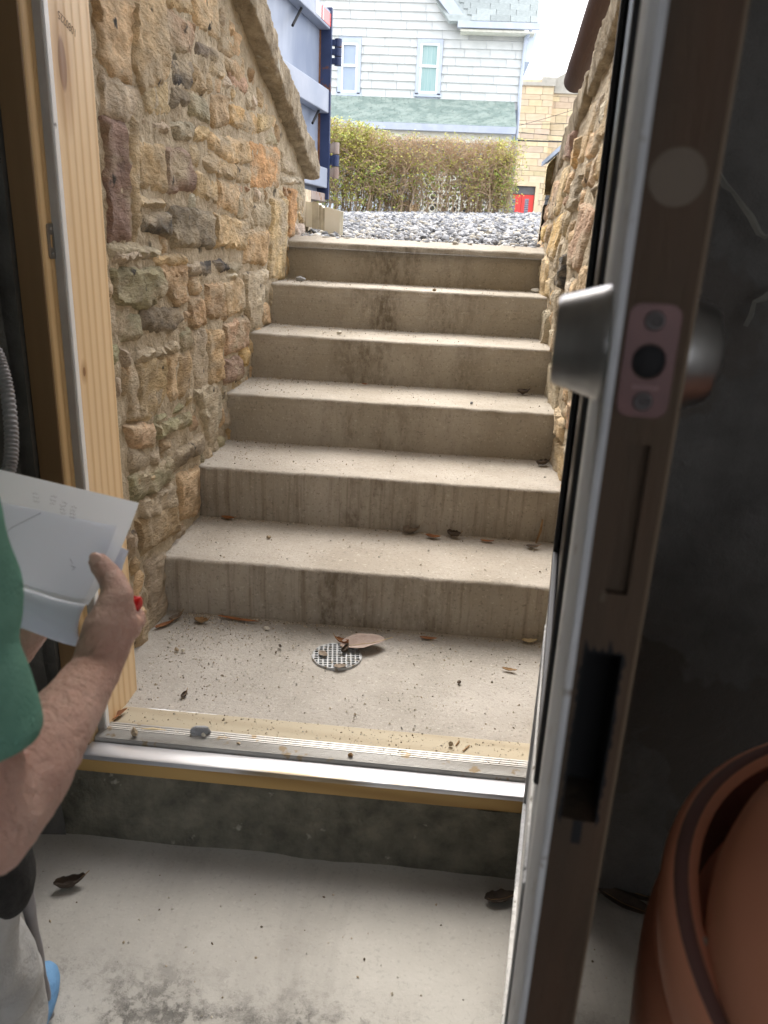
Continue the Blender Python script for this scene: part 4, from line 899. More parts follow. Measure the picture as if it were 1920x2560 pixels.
dt = thing('dumpster', 'faded blue steel dumpster with rusty ribs parked beyond the left wall', 'dumpster', (DC.x-1.1, 3.5, 1.1))
MD = Matrix(((de.x, dn.x, 0, DC.x), (de.y, dn.y, 0, DC.y), (0, 0, 1, 0), (0, 0, 0, 1)))    # (along, outwards, up)
zb, z0r, z0t, z1r, z1t, z2r, z2t = rz_(436), rz_(407), rz_(364), rz_(246), rz_(195), rz_(66), rz_(26)
def dm(m, a, b, ch=0.): return m.box(a, b, MD, ch)
m = MB(); dm(m, (-5.2, -.14, zb+.05), (-.04, -.10, z2t+.02)); m.build('side_panel', M['blue'], dt)
m = MB(); dm(m, (-5.2, -2.3, zb+.05), (-.04, -2.26, z2t)); dm(m, (-5.24, -2.3, zb+.05), (-5.2, -.10, z2t)); dm(m, (-5.2, -2.26, zb+.05), (-.04, -.14, zb+.1)); m.build('shell', M['blue'], dt)
for a, b in ((z0r, z0t), (z1r, z1t), (z2r, z2t)):
    m = MB(); dm(m, (-5.2, -.10, a), (-.03, .0, b), .008); m.build('rib', M['blue_lt'], dt)
m = MB(); dm(m, (-.035, -.16, zb+.02), (.0, .012, z2t+.03)); m.build('corner_post', M['navy'], dt)
m = MB(); dm(m, (-.0405, -.101, z0t), (-.036, -.08, z1r)); dm(m, (-.0405, -.101, z1t), (-.036, -.085, z2r)); m.build('rust_seam', M['rust'], dt)
m = MB(); dm(m, (-5.2, -.12, zb), (-.02, -.02, zb+.075), .006); m.build('bottom_rail', M['worn'], dt)
m = MB(); dm(m, (.005, -2.3, zb+.03), (.05, -.03, z2t+.02)); m.build('tailgate', M['blue'], dt)
for za, zc in ((rz_(80), rz_(140)), (rz_(305), rz_(385))):
    hg = None
    for i in range(3):
        a, b = zc+(za-zc)*i/3+.004, zc+(za-zc)*(i+1)/3-.004
        m = MB(); m.tube([MD @ Vector((.05, .055, a)), MD @ Vector((.05, .055, b))], .034, 16); dm(m, (.015, .0, a+.01), (.06, .04, b-.01))
        o = m.build('hinge', M['navy'] if i == 1 else (M['worn'] if za < 2.2 else M['navy']), dt if hg is None else hg, auto=40)
        if hg is None: hg = o
        else: o.name = 'knuckle'
for X, Y, X2, Y2 in ((651, 18, 632, 55), (690, 236, 675, 266)):
    def onside(X, Y, off):
        v = ray(X, Y); k = (DC+dn*off-CAM).dot(dn)/v.dot(dn); return CAM+v*k
    m = MB(); m.tube([onside(X, Y, -.05), onside(X2, Y2, .0)], .011, 8); m.build('hook_rod', M['black'], dt)
p = onside(698, 28, .003)
m = MB(); s0 = (p-DC).dot(de); dm(m, (s0-.22, .0, p.z-.05), (s0-.06, .004, p.z+.05)); m.build('white_sticker', pmat('white_sticker', (.8,.8,.8), None, .5), dt)
m = MB(); dm(m, (s0-.04, .0, p.z-.05), (-.035, .005, p.z+.05)); o = m.build('red_reflector', pmat('red_reflector', (.65,.05,.04), None, .3), dt)
m = MB(); dm(m, (s0-.01, .0052, p.z-.05), (s0+.01, .0062, p.z+.05)); m.build('white_band', M['white_pvc'], o)
for s_ in (-.7, -4.4):
    m = MB(); a = MD @ Vector((s_, -.35, 0)); g = zground(a.x, a.y); rr = (zb+.06-g)/2+.03
    m.tube([MD @ Vector((s_, -.2, g+rr)), MD @ Vector((s_, -.45, g+rr))], rr, 20); m.build('roller', M['rust'], dt, auto=40)
    m = MB(); m.tube([MD @ Vector((s_, -1.95, g+rr)), MD @ Vector((s_, -2.2, g+rr))], rr, 20); m.build('roller', M['rust'], dt, auto=40)

# ---------------------------------------------------------------- hedge
M['bark'] = pmat('hedge_bark', (.46,.36,.24), (.27,.20,.13), .9, 8, 4, bump=.3, bscale=30)
M['twig'] = pmat('hedge_twig', (.50,.36,.23), (.33,.23,.14), .9, 5, 4)
def leafy(name, c, c2):
    m = pmat(name, c, c2, .6, 3.5, 3); return m
M['bud'] = leafy('spring_leaf', (.36,.38,.06), (.48,.44,.09)); M['bud2'] = leafy('green_leaf', (.20,.29,.05), (.28,.35,.06))
hg = thing('hedge', 'straggly clipped hedge in bare twigs and young yellow green leaf beyond the gravel', 'hedge', (.2, 9.6, 1.38))
def htop(x): return 2.50-.14*max(0, min(1, (x+.75)/.45))-.02*x+.03*noise.noise((x*5, 0, 0))
r = random.Random(4); stems = MB(); twigs = MB(); b1 = MB(); b2 = MB()
ends = []
sx0, sx1 = at_y(905, 430, 9.6).x, at_y(1010, 430, 9.6).x
def gap(p): return sx0 < p.x < sx1 and p.z < 1.93 and r.random() < .62
for i in range(300):
    x = -1.75+3.22*(i+r.random())/300; x += .05*noise.noise((x*9, 2, 0)); y = 9.6+r.uniform(-.22, .3); zt = htop(x)-r.random()*.25; z = zground(x, y)-.02
    if sx0 < x < sx1 and r.random() < .3: continue
    lean = r.choice((r.uniform(-.1, .1), r.uniform(0, .3), r.uniform(-.3, .35))); p = Vector((x, y, z)); pts = [p.copy()]; n = 7; ph = r.random()*9
    for j in range(n):
        f = (j+1)/n; p = Vector((x+lean*f**1.3*.6+.09*noise.noise((ph, f*3, 0)), y+.1*noise.noise((ph, f*2, 5)), z+(zt-z)*f)); pts.append(p)
    r0 = r.choice((.004, .005, .007, .010, .014)); stems.tube(pts, [r0*(1-.75*j/n) for j in range(n+1)], 4, False)
    for q in range(10):
        f = r.uniform(.03, 1)**.75; a = pts[min(n, int(f*n))]; d = Vector((r.uniform(-1, 1), r.uniform(-.7, .5), r.uniform(-.1, 1.0))).normalized(); L_ = r.uniform(.1, .3)
        e = a+d*L_; e.z = min(e.z, htop(e.x)+.06*r.random()); mid = a.lerp(e, .5)+Vector((r.uniform(-.03, .03), 0, r.uniform(-.02, .03)))
        if e.x > 1.56 or e.x < -1.9 or gap(mid): continue
        twigs.tube([a, mid, e], [.0038, .003, .0018], 3, False); ends += [mid, e, a.lerp(e, .75)]
        for s_ in range(2):
            e2 = mid.lerp(e, r.random())+Vector((r.uniform(-.12, .12), r.uniform(-.1, .06), r.uniform(-.05, .12))); e2.z = min(e2.z, htop(e2.x)+.05)
            twigs.tube([mid, e2], [.0022, .0013], 3, False); ends += [e2, mid.lerp(e2, .6)]
for i in range(5200):     # dense clipped outer twigs in the upper half
    x = r.uniform(-1.8, 1.5); t = r.random()**.8; z = 1.62+(htop(x)-1.62)*t; y = 9.6+r.uniform(-.34, .25)
    if gap(Vector((x, y, z))): continue
    a = Vector((x, y, z)); e = a+Vector((r.uniform(-.16, .16), r.uniform(-.06, .06), r.uniform(-.10, .16))); e.z = min(e.z, htop(e.x)+.03*r.random())
    twigs.tube([a, a.lerp(e, .5)+Vector((r.uniform(-.02, .02), 0, r.uniform(-.02, .02))), e], [.003, .0026, .0016], 3, False); ends.append(e)
for p in ends:
    g = noise.noise((p.x*2.3, p.z*2.5, 3)); dens = .26+.9*max(0, g)+(.9 if p.x < -.45 and p.z > 2.2 else 0)+(.5 if p.x > 1.25 else 0)+(.35 if p.x < -.2 else 0)-(.15 if p.z > 2.15 and -.3 < p.x < 1.1 else 0)
    for k in range(3):
        if r.random() < dens*.75:
            s = r.uniform(.010, .022); q = p+Vector((r.uniform(-.03, .03), r.uniform(-.03, .03), r.uniform(-.02, .04)))
            u = Vector((r.uniform(-1, 1), r.uniform(-1, 1), r.uniform(-1, 1))).normalized(); v = u.orthogonal().normalized()
            (b1 if r.random() < (.75 if p.z > 2.0 else .45) else b2).add([q-u*s, q+v*s*.5, q+u*s, q-v*s*.5], [(0, 1, 2, 3)])
tag(stems.build('stems', M['bark'], hg), kind='stuff'); tag(twigs.build('twigs', M['twig'], hg), kind='stuff'); tag(b1.build('young_leaves', M['bud'], hg), kind='stuff'); tag(b2.build('leaves', M['bud2'], hg), kind='stuff')
# ---------------------------------------------------------------- white house
HY = 21.0
M['shingle'] = pmat('white_asbestos_shingle', (.62,.635,.625), (.53,.55,.54), .7, 1.2, 5, (1, 1, .4), objcol=True, bump=.15, bscale=14)
M['trim'] = pmat('pale_blue_grey_trim', (.46,.50,.57), (.40,.44,.51), .5, 5, 3)
M['sash'] = pmat('white_sash', (.80,.80,.80), None, .4)
M['curtain1'] = pmat('blue_grey_blind', (.36,.42,.51), (.31,.37,.46), .6, 3)
M['curtain2'] = pmat('pale_teal_curtain', (.22,.36,.35), (.36,.46,.44), .7, 6, 3, (6, 1, .2))
M['roof_grey'] = pmat('grey_green_shingle', (.36,.39,.375), (.27,.30,.285), .9, 6, 4, objcol=True)
M['roof_green'] = pmat('green_roof_shingle', (.38,.44,.395), (.27,.335,.30), .9, 3.0, 5, lo=.42, hi=.58)
M['siding_blue'] = pmat('pale_blue_siding', (.60,.66,.72), (.52,.58,.64), .7, 2)
M['cream_block'] = pmat('cream_breeze_block', (.72,.70,.60), (.60,.58,.48), .85, 8)
def h2(u, v, y=HY): return at_y((1090+u*.19892)/DS, v*.19892/DS, y)
def hz1(u, v, y=HY): return at_y((600+u*.5425)/DS, v*.5425/DS, y)
hs = thing('white_house', 'white shingled house with green porch roof and two upper windows, behind the hedge', 'house', (-1, HY, 1.3))
xc = h2(1070, 900).x; zr = h2(600, 1162).z; cs = (h2(600, 398).z-zr)/7
m = MB(); m.box((-7, HY+.02, 1.2), (xc-.01, HY+7, 8.6)); m.prism([(-7.0, HY+.02, 8.6), (xc-.01, HY+.02, 8.6), (-1.8, HY+.02, 11.5)], (0, 6.8, 0)); m.build('wall', M['siding_blue'], hs)
wins = [(hz1(455, 178), hz1(553, 435), M['curtain1']), (hz1(820, 180), hz1(922, 440), M['curtain2'])]
cube = MB().box((-.5, -.5, -.5), (.5, .5, .5)).mesh('shingle')
wedge = bpy.data.meshes.new('shingle'); wedge.from_pydata([(-.5,0,0),(.5,0,0),(.5,0,1),(-.5,0,1),(-.5,-1,0),(.5,-1,0),(.5,-.25,1),(-.5,-.25,1)], [], [(4,5,6,7),(0,4,7,3),(5,1,2,6),(0,1,5,4),(3,7,6,2)]); wedge.materials.append(M['shingle'])
r = random.Random(31); gx = h2(310, 370); zeave = h2(600, 383).z
for k in range(-2, 13):
    z = zr+k*cs; x = -3.6-r.random()*.6
    while x < xc:
        x2 = min(xc, x+.66); a = max(x, -3.6)
        segs = [(a, x2)]
        for (p, q, mm) in wins:
            if z+cs*.5 < p.z and z+cs*.5 > q.z-.0:
                ns = []
                for (s, e) in segs:
                    if e <= p.x or s >= q.x: ns.append((s, e))
                    else:
                        if s < p.x: ns.append((s, p.x))
                        if e > q.x: ns.append((q.x, e))
                segs = ns
        if z > zeave-.02:   # above the eave only the gable to the left remains
            lim = gx.x-(z-gx.z)*.93+.05; segs = [(s, min(e, lim)) for s, e in segs if s < lim]
        for s, e in segs:
            if e-s > .03:
                o = bpy.data.objects.new('shingle', wedge); COL.objects.link(o); o.parent = hs; o.matrix_parent_inverse = wmat(hs).inverted()
                o.location = ((s+e)/2, HY+.02, z+.006*noise.noise((x*3, k, 0))); o.scale = (e-s-.008, .056, cs*1.01)
                g = r.uniform(.9, 1.0); eave_shade = .72 if abs(z-(zeave-cs)) < cs*.6 and s > gx.x-.4 else 1; o.color = (g*eave_shade, g*eave_shade*.99, g*eave_shade*.97, 1)  # course below the eave darkened: eave shadow put into the colour
        x += .66
for p, q, mm in wins:
    x0, x1, z1, z0 = p.x, q.x, p.z, q.z; fw_ = .085
    m = MB()
    for a, b, c, d in ((x0, x0+fw_, z0, z1), (x1-fw_, x1, z0, z1), (x0+fw_, x1-fw_, z1-fw_, z1), (x0-.04, x1+.04, z0-.05, z0+.03)): m.box((a, HY-.06, c), (b, HY+.05, d))
    wo_ = m.build('window', M['trim'], hs); zm = (z0+z1)/2
    for a, b, off in ((zm, z1-fw_, .0), (z0+.03, zm+.05, .025)):
        m = MB(); s_ = .055
        for q_ in ((x0+fw_, x0+fw_+s_, a, b), (x1-fw_-s_, x1-fw_, a, b), (x0+fw_+s_, x1-fw_-s_, a, a+s_), (x0+fw_+s_, x1-fw_-s_, b-s_, b)): m.box((q_[0], HY-.045+off, q_[2]), (q_[1], HY-.006, q_[3]))
        m.build('sash', M['sash'], wo_)
    m = MB(); m.box((x0+fw_, HY+.002, z0+.03), (x1-fw_, HY+.012, z1-fw_)); m.build('pane', mm, wo_)
# gable rake, eave, main roof, return
u0, u1 = h2(310, 370, HY-.3), h2(40, 0, HY-.3); d_ = (u1-u0).normalized(); up_ = Vector((-d_.z, 0, d_.x)); up_ = up_ if up_.z > 0 else -up_
m = MB(); L_ = 4.2; m.prism([u0-d_*.05, u0-d_*.05+up_*.26, u0+d_*L_+up_*.26, u0+d_*L_], (0, .05, 0)); m.prism([u0+up_*.22+Vector((0, .05, 0)), u0+up_*.28+Vector((0, .05, 0)), u0+d_*L_+up_*.28+Vector((0, .05, 0)), u0+d_*L_+up_*.22+Vector((0, .05, 0))], (0, .4, 0)); m.build('rake_board', M['trim'], hs)
g0, g1 = h2(275, 300, HY-.4), h2(1312, 318, HY-.4)
m = MB(); m.box((g0.x, HY-.5, g0.z-.09), (g1.x, HY-.38, g0.z+.05)); m.build('gutter', M['trim'], hs)
m = MB(); m.box((gx.x, HY-.42, g0.z-.16), (g1.x-.12, HY+.0, g0.z-.11)); m.build('soffit', M['cream_block'], hs)
rf = MB(); rs_ = .95
rp = lambda x, s: Vector((x, HY-.42+s*math.cos(rs_), g0.z+.06+s*math.sin(rs_)))
rf.prism([rp(gx.x-.3, 0), rp(g1.x-.06, 0), rp(g1.x-.06, 5), rp(gx.x-3.2, 5)], (0, .08, -.05)); ro = rf.build('roof', M['roof_grey'], hs)
for k in range(14):
    x = gx.x-.4-.1*k-r.random()*.5
    while x < g1.x-.06:
        x2 = min(x+.50, g1.x-.06); s0 = k*.19; lim = gx.x+.25-s0*.5*1.15
        if x2 > lim and x2-max(x, lim) > .05:
            a = max(x, lim); o = bpy.data.objects.new('shingle', cube); COL.objects.link(o)
            if not cube.materials: cube.materials.append(M['roof_grey'])
            o.parent = ro; o.matrix_parent_inverse = wmat(ro).inverted(); o.location = rp((a+x2)/2, s0+.095)+Vector((0, -.012, .012)); o.rotation_euler = (rs_+.03, 0, 0); o.scale = (x2-a-.012, .19, .028); g = r.uniform(.85, 1.12); o.color = (g, g, g, 1)
        x += .50
a, b = h2(1120, 385, HY-.2), h2(1212, 765, HY-.2)
m = MB(); m.prism([(xc, HY-.05, a.z), (xc+.32, HY-.05, a.z), (xc+.20, HY-.05, b.z), (xc, HY-.05, b.z)], (0, 5, 0)); m.build('bay', M['siding_blue'], hs)
m = MB(); m.tube([h2(1200, 340, HY-.42), h2(1195, 375, HY-.42), h2(1125, 490, HY-.06), h2(1120, 560, HY-.06), h2(1060, 1100, HY-.06), h2(1012, 1720, HY-.06), Vector((h2(1012, 1720).x, HY-.06, 1.2))], .045, 10); m.build('downpipe', M['trim'], hs, auto=50)
# porch
PY = HY-2.0; pt0, pt1 = h2(500, 1245).z, h2(500, 1560, PY).z; px1 = h2(1003, 1400, HY-1).x
po = MB(); po.prism([(-6, HY, pt0-.05), (-6, PY, pt1-.05), (-6, PY, pt1-.10), (-6, HY, pt0-.10)], (px1+6, 0, 0)); po = po.build('porch_roof', M['roof_green'], hs)
m = MB(); n = 19; sl_ = Vector((0, HY-PY, pt0-pt1)); L_ = sl_.length; sn = sl_.normalized(); nn = Vector((0, -sn.z, sn.y))
for k in range(n):
    x = -3.3-r.random()*.3
    while x < px1:
        x2 = min(px1, x+.30); p0 = Vector((0, PY, pt1-.04))+sn*(L_*k/n); p1 = p0+sn*(L_/n*1.02); j = .004*r.random()
        lo = [p0+Vector((x+.006, 0, 0)), p0+Vector((x2-.006, 0, 0)), p1+Vector((x2-.006, 0, 0)), p1+Vector((x+.006, 0, 0))]
        m.hexa(lo, [lo[0]+nn*(.026+j), lo[1]+nn*(.026+j), lo[2]+nn*.006, lo[3]+nn*.006]); x += .30
tag(m.build('shingle_tabs', M['roof_green'], po), kind='stuff')
m = MB(); m.box((-6, PY-.13, pt1-.20), (px1-.02, PY, pt1-.05)); m.build('porch_gutter', M['trim'], hs)
m = MB(); m.box((-6, PY+.02, pt1-.42), (px1-.1, PY+.16, pt1-.2)); m.build('porch_beam', M['cream_block'], hs)
for x in (px1-.25, -1.2, -3.4): 
    m = MB(); m.box((x, PY+.02, 1.1), (x+.16, PY+.17, pt1-.42)); m.build('porch_post', M['siding_blue'], hs)
m = MB(); m.box((-6, PY+.25, 1.1), (at_y(915, 440, PY).x, PY+.32, 2.6))
m.build('porch_wall', M['siding_blue'], hs)
m = MB(); m.box((at_y(915, 440, PY).x, PY+.30, 1.1), (px1-.3, PY+.36, 2.62)); m.build('porch_shade', pmat('porch_shade_dark', (.10,.11,.115), None, .8), hs)  # dark panel added in place of the shade inside the porch
# pierced breeze block screen in front of the porch
bw = .27; b0 = at_y(921, 462, PY-.1)
sc_ = thing('breeze_block_screen', 'cream pierced breeze block screen seen through the hedge', 'block screen', (b0.x, PY-.1, 1.3))
def block():
    m = MB(); t = .10; h = bw/2; nseg = 20; fr_ = .022
    def ringq(outer, inner):
        n = len(outer); vs = [(x, -t/2, z) for x, z in outer]+[(x, -t/2, z) for x, z in inner]+[(x, t/2, z) for x, z in outer]+[(x, t/2, z) for x, z in inner]; fs = []
        for i in range(n):
            j = (i+1) % n; fs += [(i, j, n+j, n+i), (n+i, n+j, 3*n+j, 3*n+i), (2*n+j, 2*n+i, 3*n+i, 3*n+j), (j, i, 2*n+i, 2*n+j)]
        m.add(vs, fs)
    sq_ = lambda s: [(s*max(-1, min(1, 1.4142*math.cos(a))), s*max(-1, min(1, 1.4142*math.sin(a)))) for a in [math.pi/4+2*math.pi*i/nseg for i in range(nseg)]]
    ci = lambda s: [(s*math.cos(a), s*math.sin(a)) for a in [math.pi/4+2*math.pi*i/nseg for i in range(nseg)]]
    ringq(sq_(h-.003), sq_(h-fr_)); ringq(ci(.088), ci(.058))
    for a in (0, 90, 180, 270):
        a = math.radians(a); m.box((.08, -t/2+.001, -.014), (h-fr_+.004, t/2-.001, .014), Matrix.Rotation(-a, 4, 'Y'))
    return m.mesh('breeze_block')
bm_ = block(); bm_.materials.append(M['cream_block'])
for i in range(-1, 7):
    for j in range(-2, 4 if i < 3 else 2):
        o = bpy.data.objects.new('breeze_block', bm_); COL.objects.link(o); o.parent = sc_; o.matrix_parent_inverse = wmat(sc_).inverted(); o.location = (b0.x+bw*(i+.5), PY-.1, b0.z+bw*(j+.5))
# trash bin and log by the porch (dark shapes seen between the stems)
M['dark_plastic'] = pmat('dark_plastic', (.035,.036,.04), None, .5)
q = at_y(868, 440, PY-.7); bn = thing('dustbin', 'dark round dustbin half hidden behind the hedge stems', 'bin', (q.x, q.y, 1.2))
m = MB(); m.lathe([(0, 1.2), (.2, 1.2), (.25, q.z-.05), (.25, q.z)], (q.x, q.y, 0), 20); m.build('body', M['dark_plastic'], bn, auto=40)
m = MB(); m.lathe([(.27, q.z), (.27, q.z+.04), (.12, q.z+.12), (0, q.z+.13)], (q.x, q.y, 0), 20); m.build('lid', M['dark_plastic'], bn, auto=40)
q = at_y(896, 430, 10.6); lg = rock('cut_log', 'short tan split log standing behind the hedge', 'log', (q.x, q.y, zground(q.x, q.y)-.02), .07, .07, .16, pmat('split_log', (.55,.38,.2), (.42,.27,.13), .8, 8, 4, (1, 1, .2)), 44)

# ---------------------------------------------------------------- yellow stone church
CY_ = 50.0
M['ashlar'] = pmat('buff_ashlar', (.66,.545,.385), (.55,.44,.295), .85, .9, 4, objcol=True, bump=.3, bscale=5)
M['ashlar_joint'] = pmat('ashlar_joint', (.62,.53,.38), None, .9)
M['red_paint'] = pmat('bright_red_door', (.72,.055,.045), None, .45)
ch = thing('stone_church', 'buff ashlar church front with red double doors far behind the house', 'church', (6, CY_, 1.6))
xl = hz1(1225, 600, CY_).x; xs = hz1(1437, 500, CY_).x; zt = hz1(1380, 398, CY_).z; zt2 = hz1(1460, 376, CY_).z
dl_, drt = hz1(1250, 940, CY_).x, hz1(1354, 940, CY_).x; dz1 = hz1(1300, 897, CY_).z; dz2 = hz1(1300, 862, CY_).z
m = MB(); m.box((xl-6, CY_+.75, 1.3), (14, CY_+12, zt-.05)); m.build('wall_core', M['ashlar_joint'], ch)
ab = MB().box((-.5, -.5, -.5), (.5, .5, .5), ch=0).mesh('ashlar_block'); ab.materials.append(M['ashlar'])
r = random.Random(8)
zc = 2.2; cnt = 0
while zc < zt:
    hh = r.choice((.28, .34, .40)); x = xl-.6-r.random()*.7
    while x < 9.2:
        ww = r.uniform(.5, 1.3); x2 = x+ww
        for (s, e, yy) in ((x, min(x2, xs), CY_), (max(x, xs), min(x2, 9.2), CY_+.45)):
            if e-s < .06: continue
            if zc < dz2+.1 and e > dl_ and s < drt+.0:
                if s < dl_ < e: e = dl_
                elif s < drt < e: s = drt
                else: continue
            if e-s < .06: continue
            o = bpy.data.objects.new('ashlar_block', ab); COL.objects.link(o); o.parent = ch; o.matrix_parent_inverse = wmat(ch).inverted()
            o.location = ((s+e)/2, yy+.1+.015*r.random(), zc+hh/2); o.scale = (e-s-.018, .5, hh-.018); g = r.uniform(.86, 1.12); o.color = (g, g*r.uniform(.95, 1.03), g*r.uniform(.88, 1.05), 1); cnt += 1
        x = x2
    zc += hh
M['coping_grey'] = pmat('grey_church_coping', (.45,.42,.36), (.34,.32,.27), .9, 3)
m = MB(); m.box((xl-3, CY_-.25, zt), (xs+.05, CY_+.6, zt+.18)); m.build('parapet', M['coping_grey'], ch)
m = MB(); m.box((xs-.75, CY_-.2, zt+.18), (xs+.05, CY_+.6, zt2+.2)); m.prism([(xs+.05, CY_+.15, zt-.3), (9.4, CY_+.15, zt-.3), (9.4, CY_+.15, zt+2.4), (xs+.05, CY_+.15, zt2+.2)], (0, .5, 0)); m.build('gable_coping', M['coping_grey'], ch)
m = MB(); m.box((drt, CY_-.16, 1.5), (drt+.22, CY_-.0, dz2+.28)); m.box((dl_-.4, CY_-.16, dz2+.06), (drt, CY_-.0, dz2+.28)); m.build('door_surround', M['ashlar'], ch).color = (1.08, 1.04, .98, 1)
m = MB(); m.box((dl_-.25, CY_+.2, dz1+.03), (drt, CY_+.26, dz2+.06)); m.build('transom', pmat('dark_transom_glass', (.16,.15,.15), (.10,.10,.10), .3, 2), ch)
mid = hz1(1296, 940, CY_).x
for a, b in ((mid-.86, mid-.012), (mid+.012, drt-.02)):
    m = MB(); m.box((a, CY_+.12, 1.55), (b, CY_+.2, dz1)); dd = m.build('door', M['red_paint'], ch)
    c_ = (a+b)/2-.05; m = MB(); m.box((c_-.12, CY_+.105, 2.75), (c_+.12, CY_+.13, dz1-.22)); m.build('leaded_window', pmat('leaded_glass', (.32,.31,.36), (.18,.17,.22), .3, 12), dd)
    m = MB()
    for i in range(1, 7): z = 2.75+(dz1-2.97)*i/7; m.box((c_-.12, CY_+.095, z-.012), (c_+.12, CY_+.107, z+.012))
    m.build('lead_bars', M['black'], dd)
# dark garage at the far right
M['garage'] = pmat('dark_lap_siding', (.13,.12,.115), (.10,.095,.09), .8, 3); ga = thing('garage', 'dark lap sided garage with white eave beside the church', 'garage', (3.9, 17, 1.3))
fa = at_y(1171, 357, 21.5); gx0 = fa.x+.18; gz = fa.z
m = MB(); m.box((gx0, 15.5, 1.0), (gx0+5, 21.3, gz)); m.prism([(gx0, 15.5, gz), (gx0+5, 15.5, gz), (gx0+2.5, 15.5, gz+1.3)], (0, 5.8, 0)); m.build('wall', M['garage'], ga)
for k in range(20):
    z = 1.3+.13*k
    if z+.13 < gz:
        m = MB(); m.hexa([Vector((gx0-.035, 15.4, z)), Vector((gx0, 15.4, z)), Vector((gx0, 21.35, z)), Vector((gx0-.035, 21.35, z))], [Vector((gx0-.006, 15.4, z+.128)), Vector((gx0, 15.4, z+.128)), Vector((gx0, 21.35, z+.128)), Vector((gx0-.006, 21.35, z+.128))]); m.build('lap_board', M['garage'], ga)
m = MB(); m.prism([(gx0-.2, 15.2, gz-.03), (gx0-.2, 15.2, gz+.08), (gx0+2.5, 15.2, gz+1.5), (gx0+2.5, 15.2, gz+1.38)], (0, 6.3, 0)); m.build('eave', M['trim'], ga)
m = MB(); m.prism([(gx0+2.5, 15.2, gz+1.5), (gx0+2.5, 15.2, gz+1.38), (gx0+5.2, 15.2, gz-.03), (gx0+5.2, 15.2, gz+.08)], (0, 6.3, 0)); m.build('roof', M['garage'], ga)
# overhead cables between house and street
M['cable'] = pmat('black_cable', (.03,.03,.035), None, .6)
def cable(p, q, sag, rad, label):
    m = MB(); m.tube([Vector(p).lerp(Vector(q), i/16)-Z_*(sag*4*(i/16)*(1-i/16)) for i in range(17)], rad, 6); tag(m.build('overhead_cable', M['cable'], smooth=True), label, 'cable', None)
P_ = lambda X, Y, y: at_y(X, Y, y)
cable(P_(1116, 303, 24), P_(1330, 306, 24), .02, .022, 'thickest black overhead cable, lowest across the church front')
cable(P_(1116, 285, 26), P_(1330, 300, 26), .03, .009, 'thin overhead wire just above the thick cable')
cable(P_(1118, 268, 27), P_(1330, 262, 27), .03, .009, 'pale thin overhead wire level across the church')
cable(P_(1118, 272, 28), P_(1330, 205, 28), .05, .008, 'thin overhead wire rising to the right across the church')
# ---------------------------------------------------------------- planter stack behind the door
M['terracotta'] = pmat('terracotta_plastic', (.80,.36,.235), (.72,.31,.19), .40, 3, 4, spec=.4, spots=((.30,.11,.06), 9, .70))
M['terra_shade'] = pmat('shaded_rim_terracotta', (.20,.105,.095), (.17,.09,.08), .5, 6)  # shade on the rim top and in the gap, painted as a darker terracotta
RC = Vector((1.223, -1.665, 0)); zR = .69
lo_ = thing('planter', 'bulging lower terracotta planter on the floor behind the door, carrying the rimmed one', 'planter', (1.2236, -1.59, ZF))
m = MB(); m.lathe([(0, ZF+.002), (.17, ZF+.002), (.185, ZF+.02), (.222, .15), (.248, .40), (.256, .50), (.2575, .545), (.256, .565), (.250, .572), (.243, .570), (.236, .50), (.20, .1), (0, .1)], (1.2236, -1.59, 0), 96); m.build('body', M['terracotta'], lo_, auto=60)
pp = thing('planter', 'glossy terracotta planter with broad rim painted dark for shade stacked in the lower one', 'planter', (RC.x, RC.y, .40))
m = MB(); m.lathe([(0, .30), (.15, .30), (.16, .31), (.205, .52), (.225, .60), (.236, .63)], RC+Vector((0, .03, 0)), 96); m.build('body', M['terracotta'], pp, auto=60)
m = MB(); m.lathe([(.230, zR-.062), (.268, zR-.058), (.277, zR-.04), (.280, zR-.012), (.2785, zR-.004), (.274, zR), (.262, zR+.001), (.256, zR-.003), (.260, zR-.012), (.256, zR-.07), (.230, zR-.09)], RC, 96); m.build('rim', M['terracotta'], pp, auto=60)
m = MB(); m.lathe([(.2725, zR+.0004), (.270, zR+.0022), (.264, zR+.0024), (.261, zR-.002), (.2590, zR-.012), (.2555, zR-.068)], RC, 96); m.build('rim_shade', M['terra_shade'], pp, smooth=True)
m = MB(); m.lathe([(.252, zR-.072), (0, zR-.07)], RC, 48); m.build('soil', pmat('dark_soil', (.03,.025,.022), None, .95, bump=1.0), pp)
sa = thing('upturned_planter', 'smaller terracotta planter turned upside down inside the large one', 'planter', (RC.x+.01, RC.y-.01, zR-.05))
m = MB(); q = Matrix.Rotation(math.radians(5), 3, 'X') @ Matrix.Rotation(math.radians(-4), 3, 'Y')
m.lathe([(.251, -.09), (.251, -.01), (.247, .008), (.238, .018), (.215, .026), (.19, .036), (.183, .045), (.172, .048), (.16, .045), (.15, .038), (0, .034)], Vector((1.210, -1.705, zR+.022)), 96, q); m.build('body', M['terracotta'], sa, auto=60)
rock('chip', 'white stone chip lying in the gap inside the planter rim', 'stone', at_z(1523, 2061, zR-.012), .0075, .006, .006, M['rock_white'], 52)
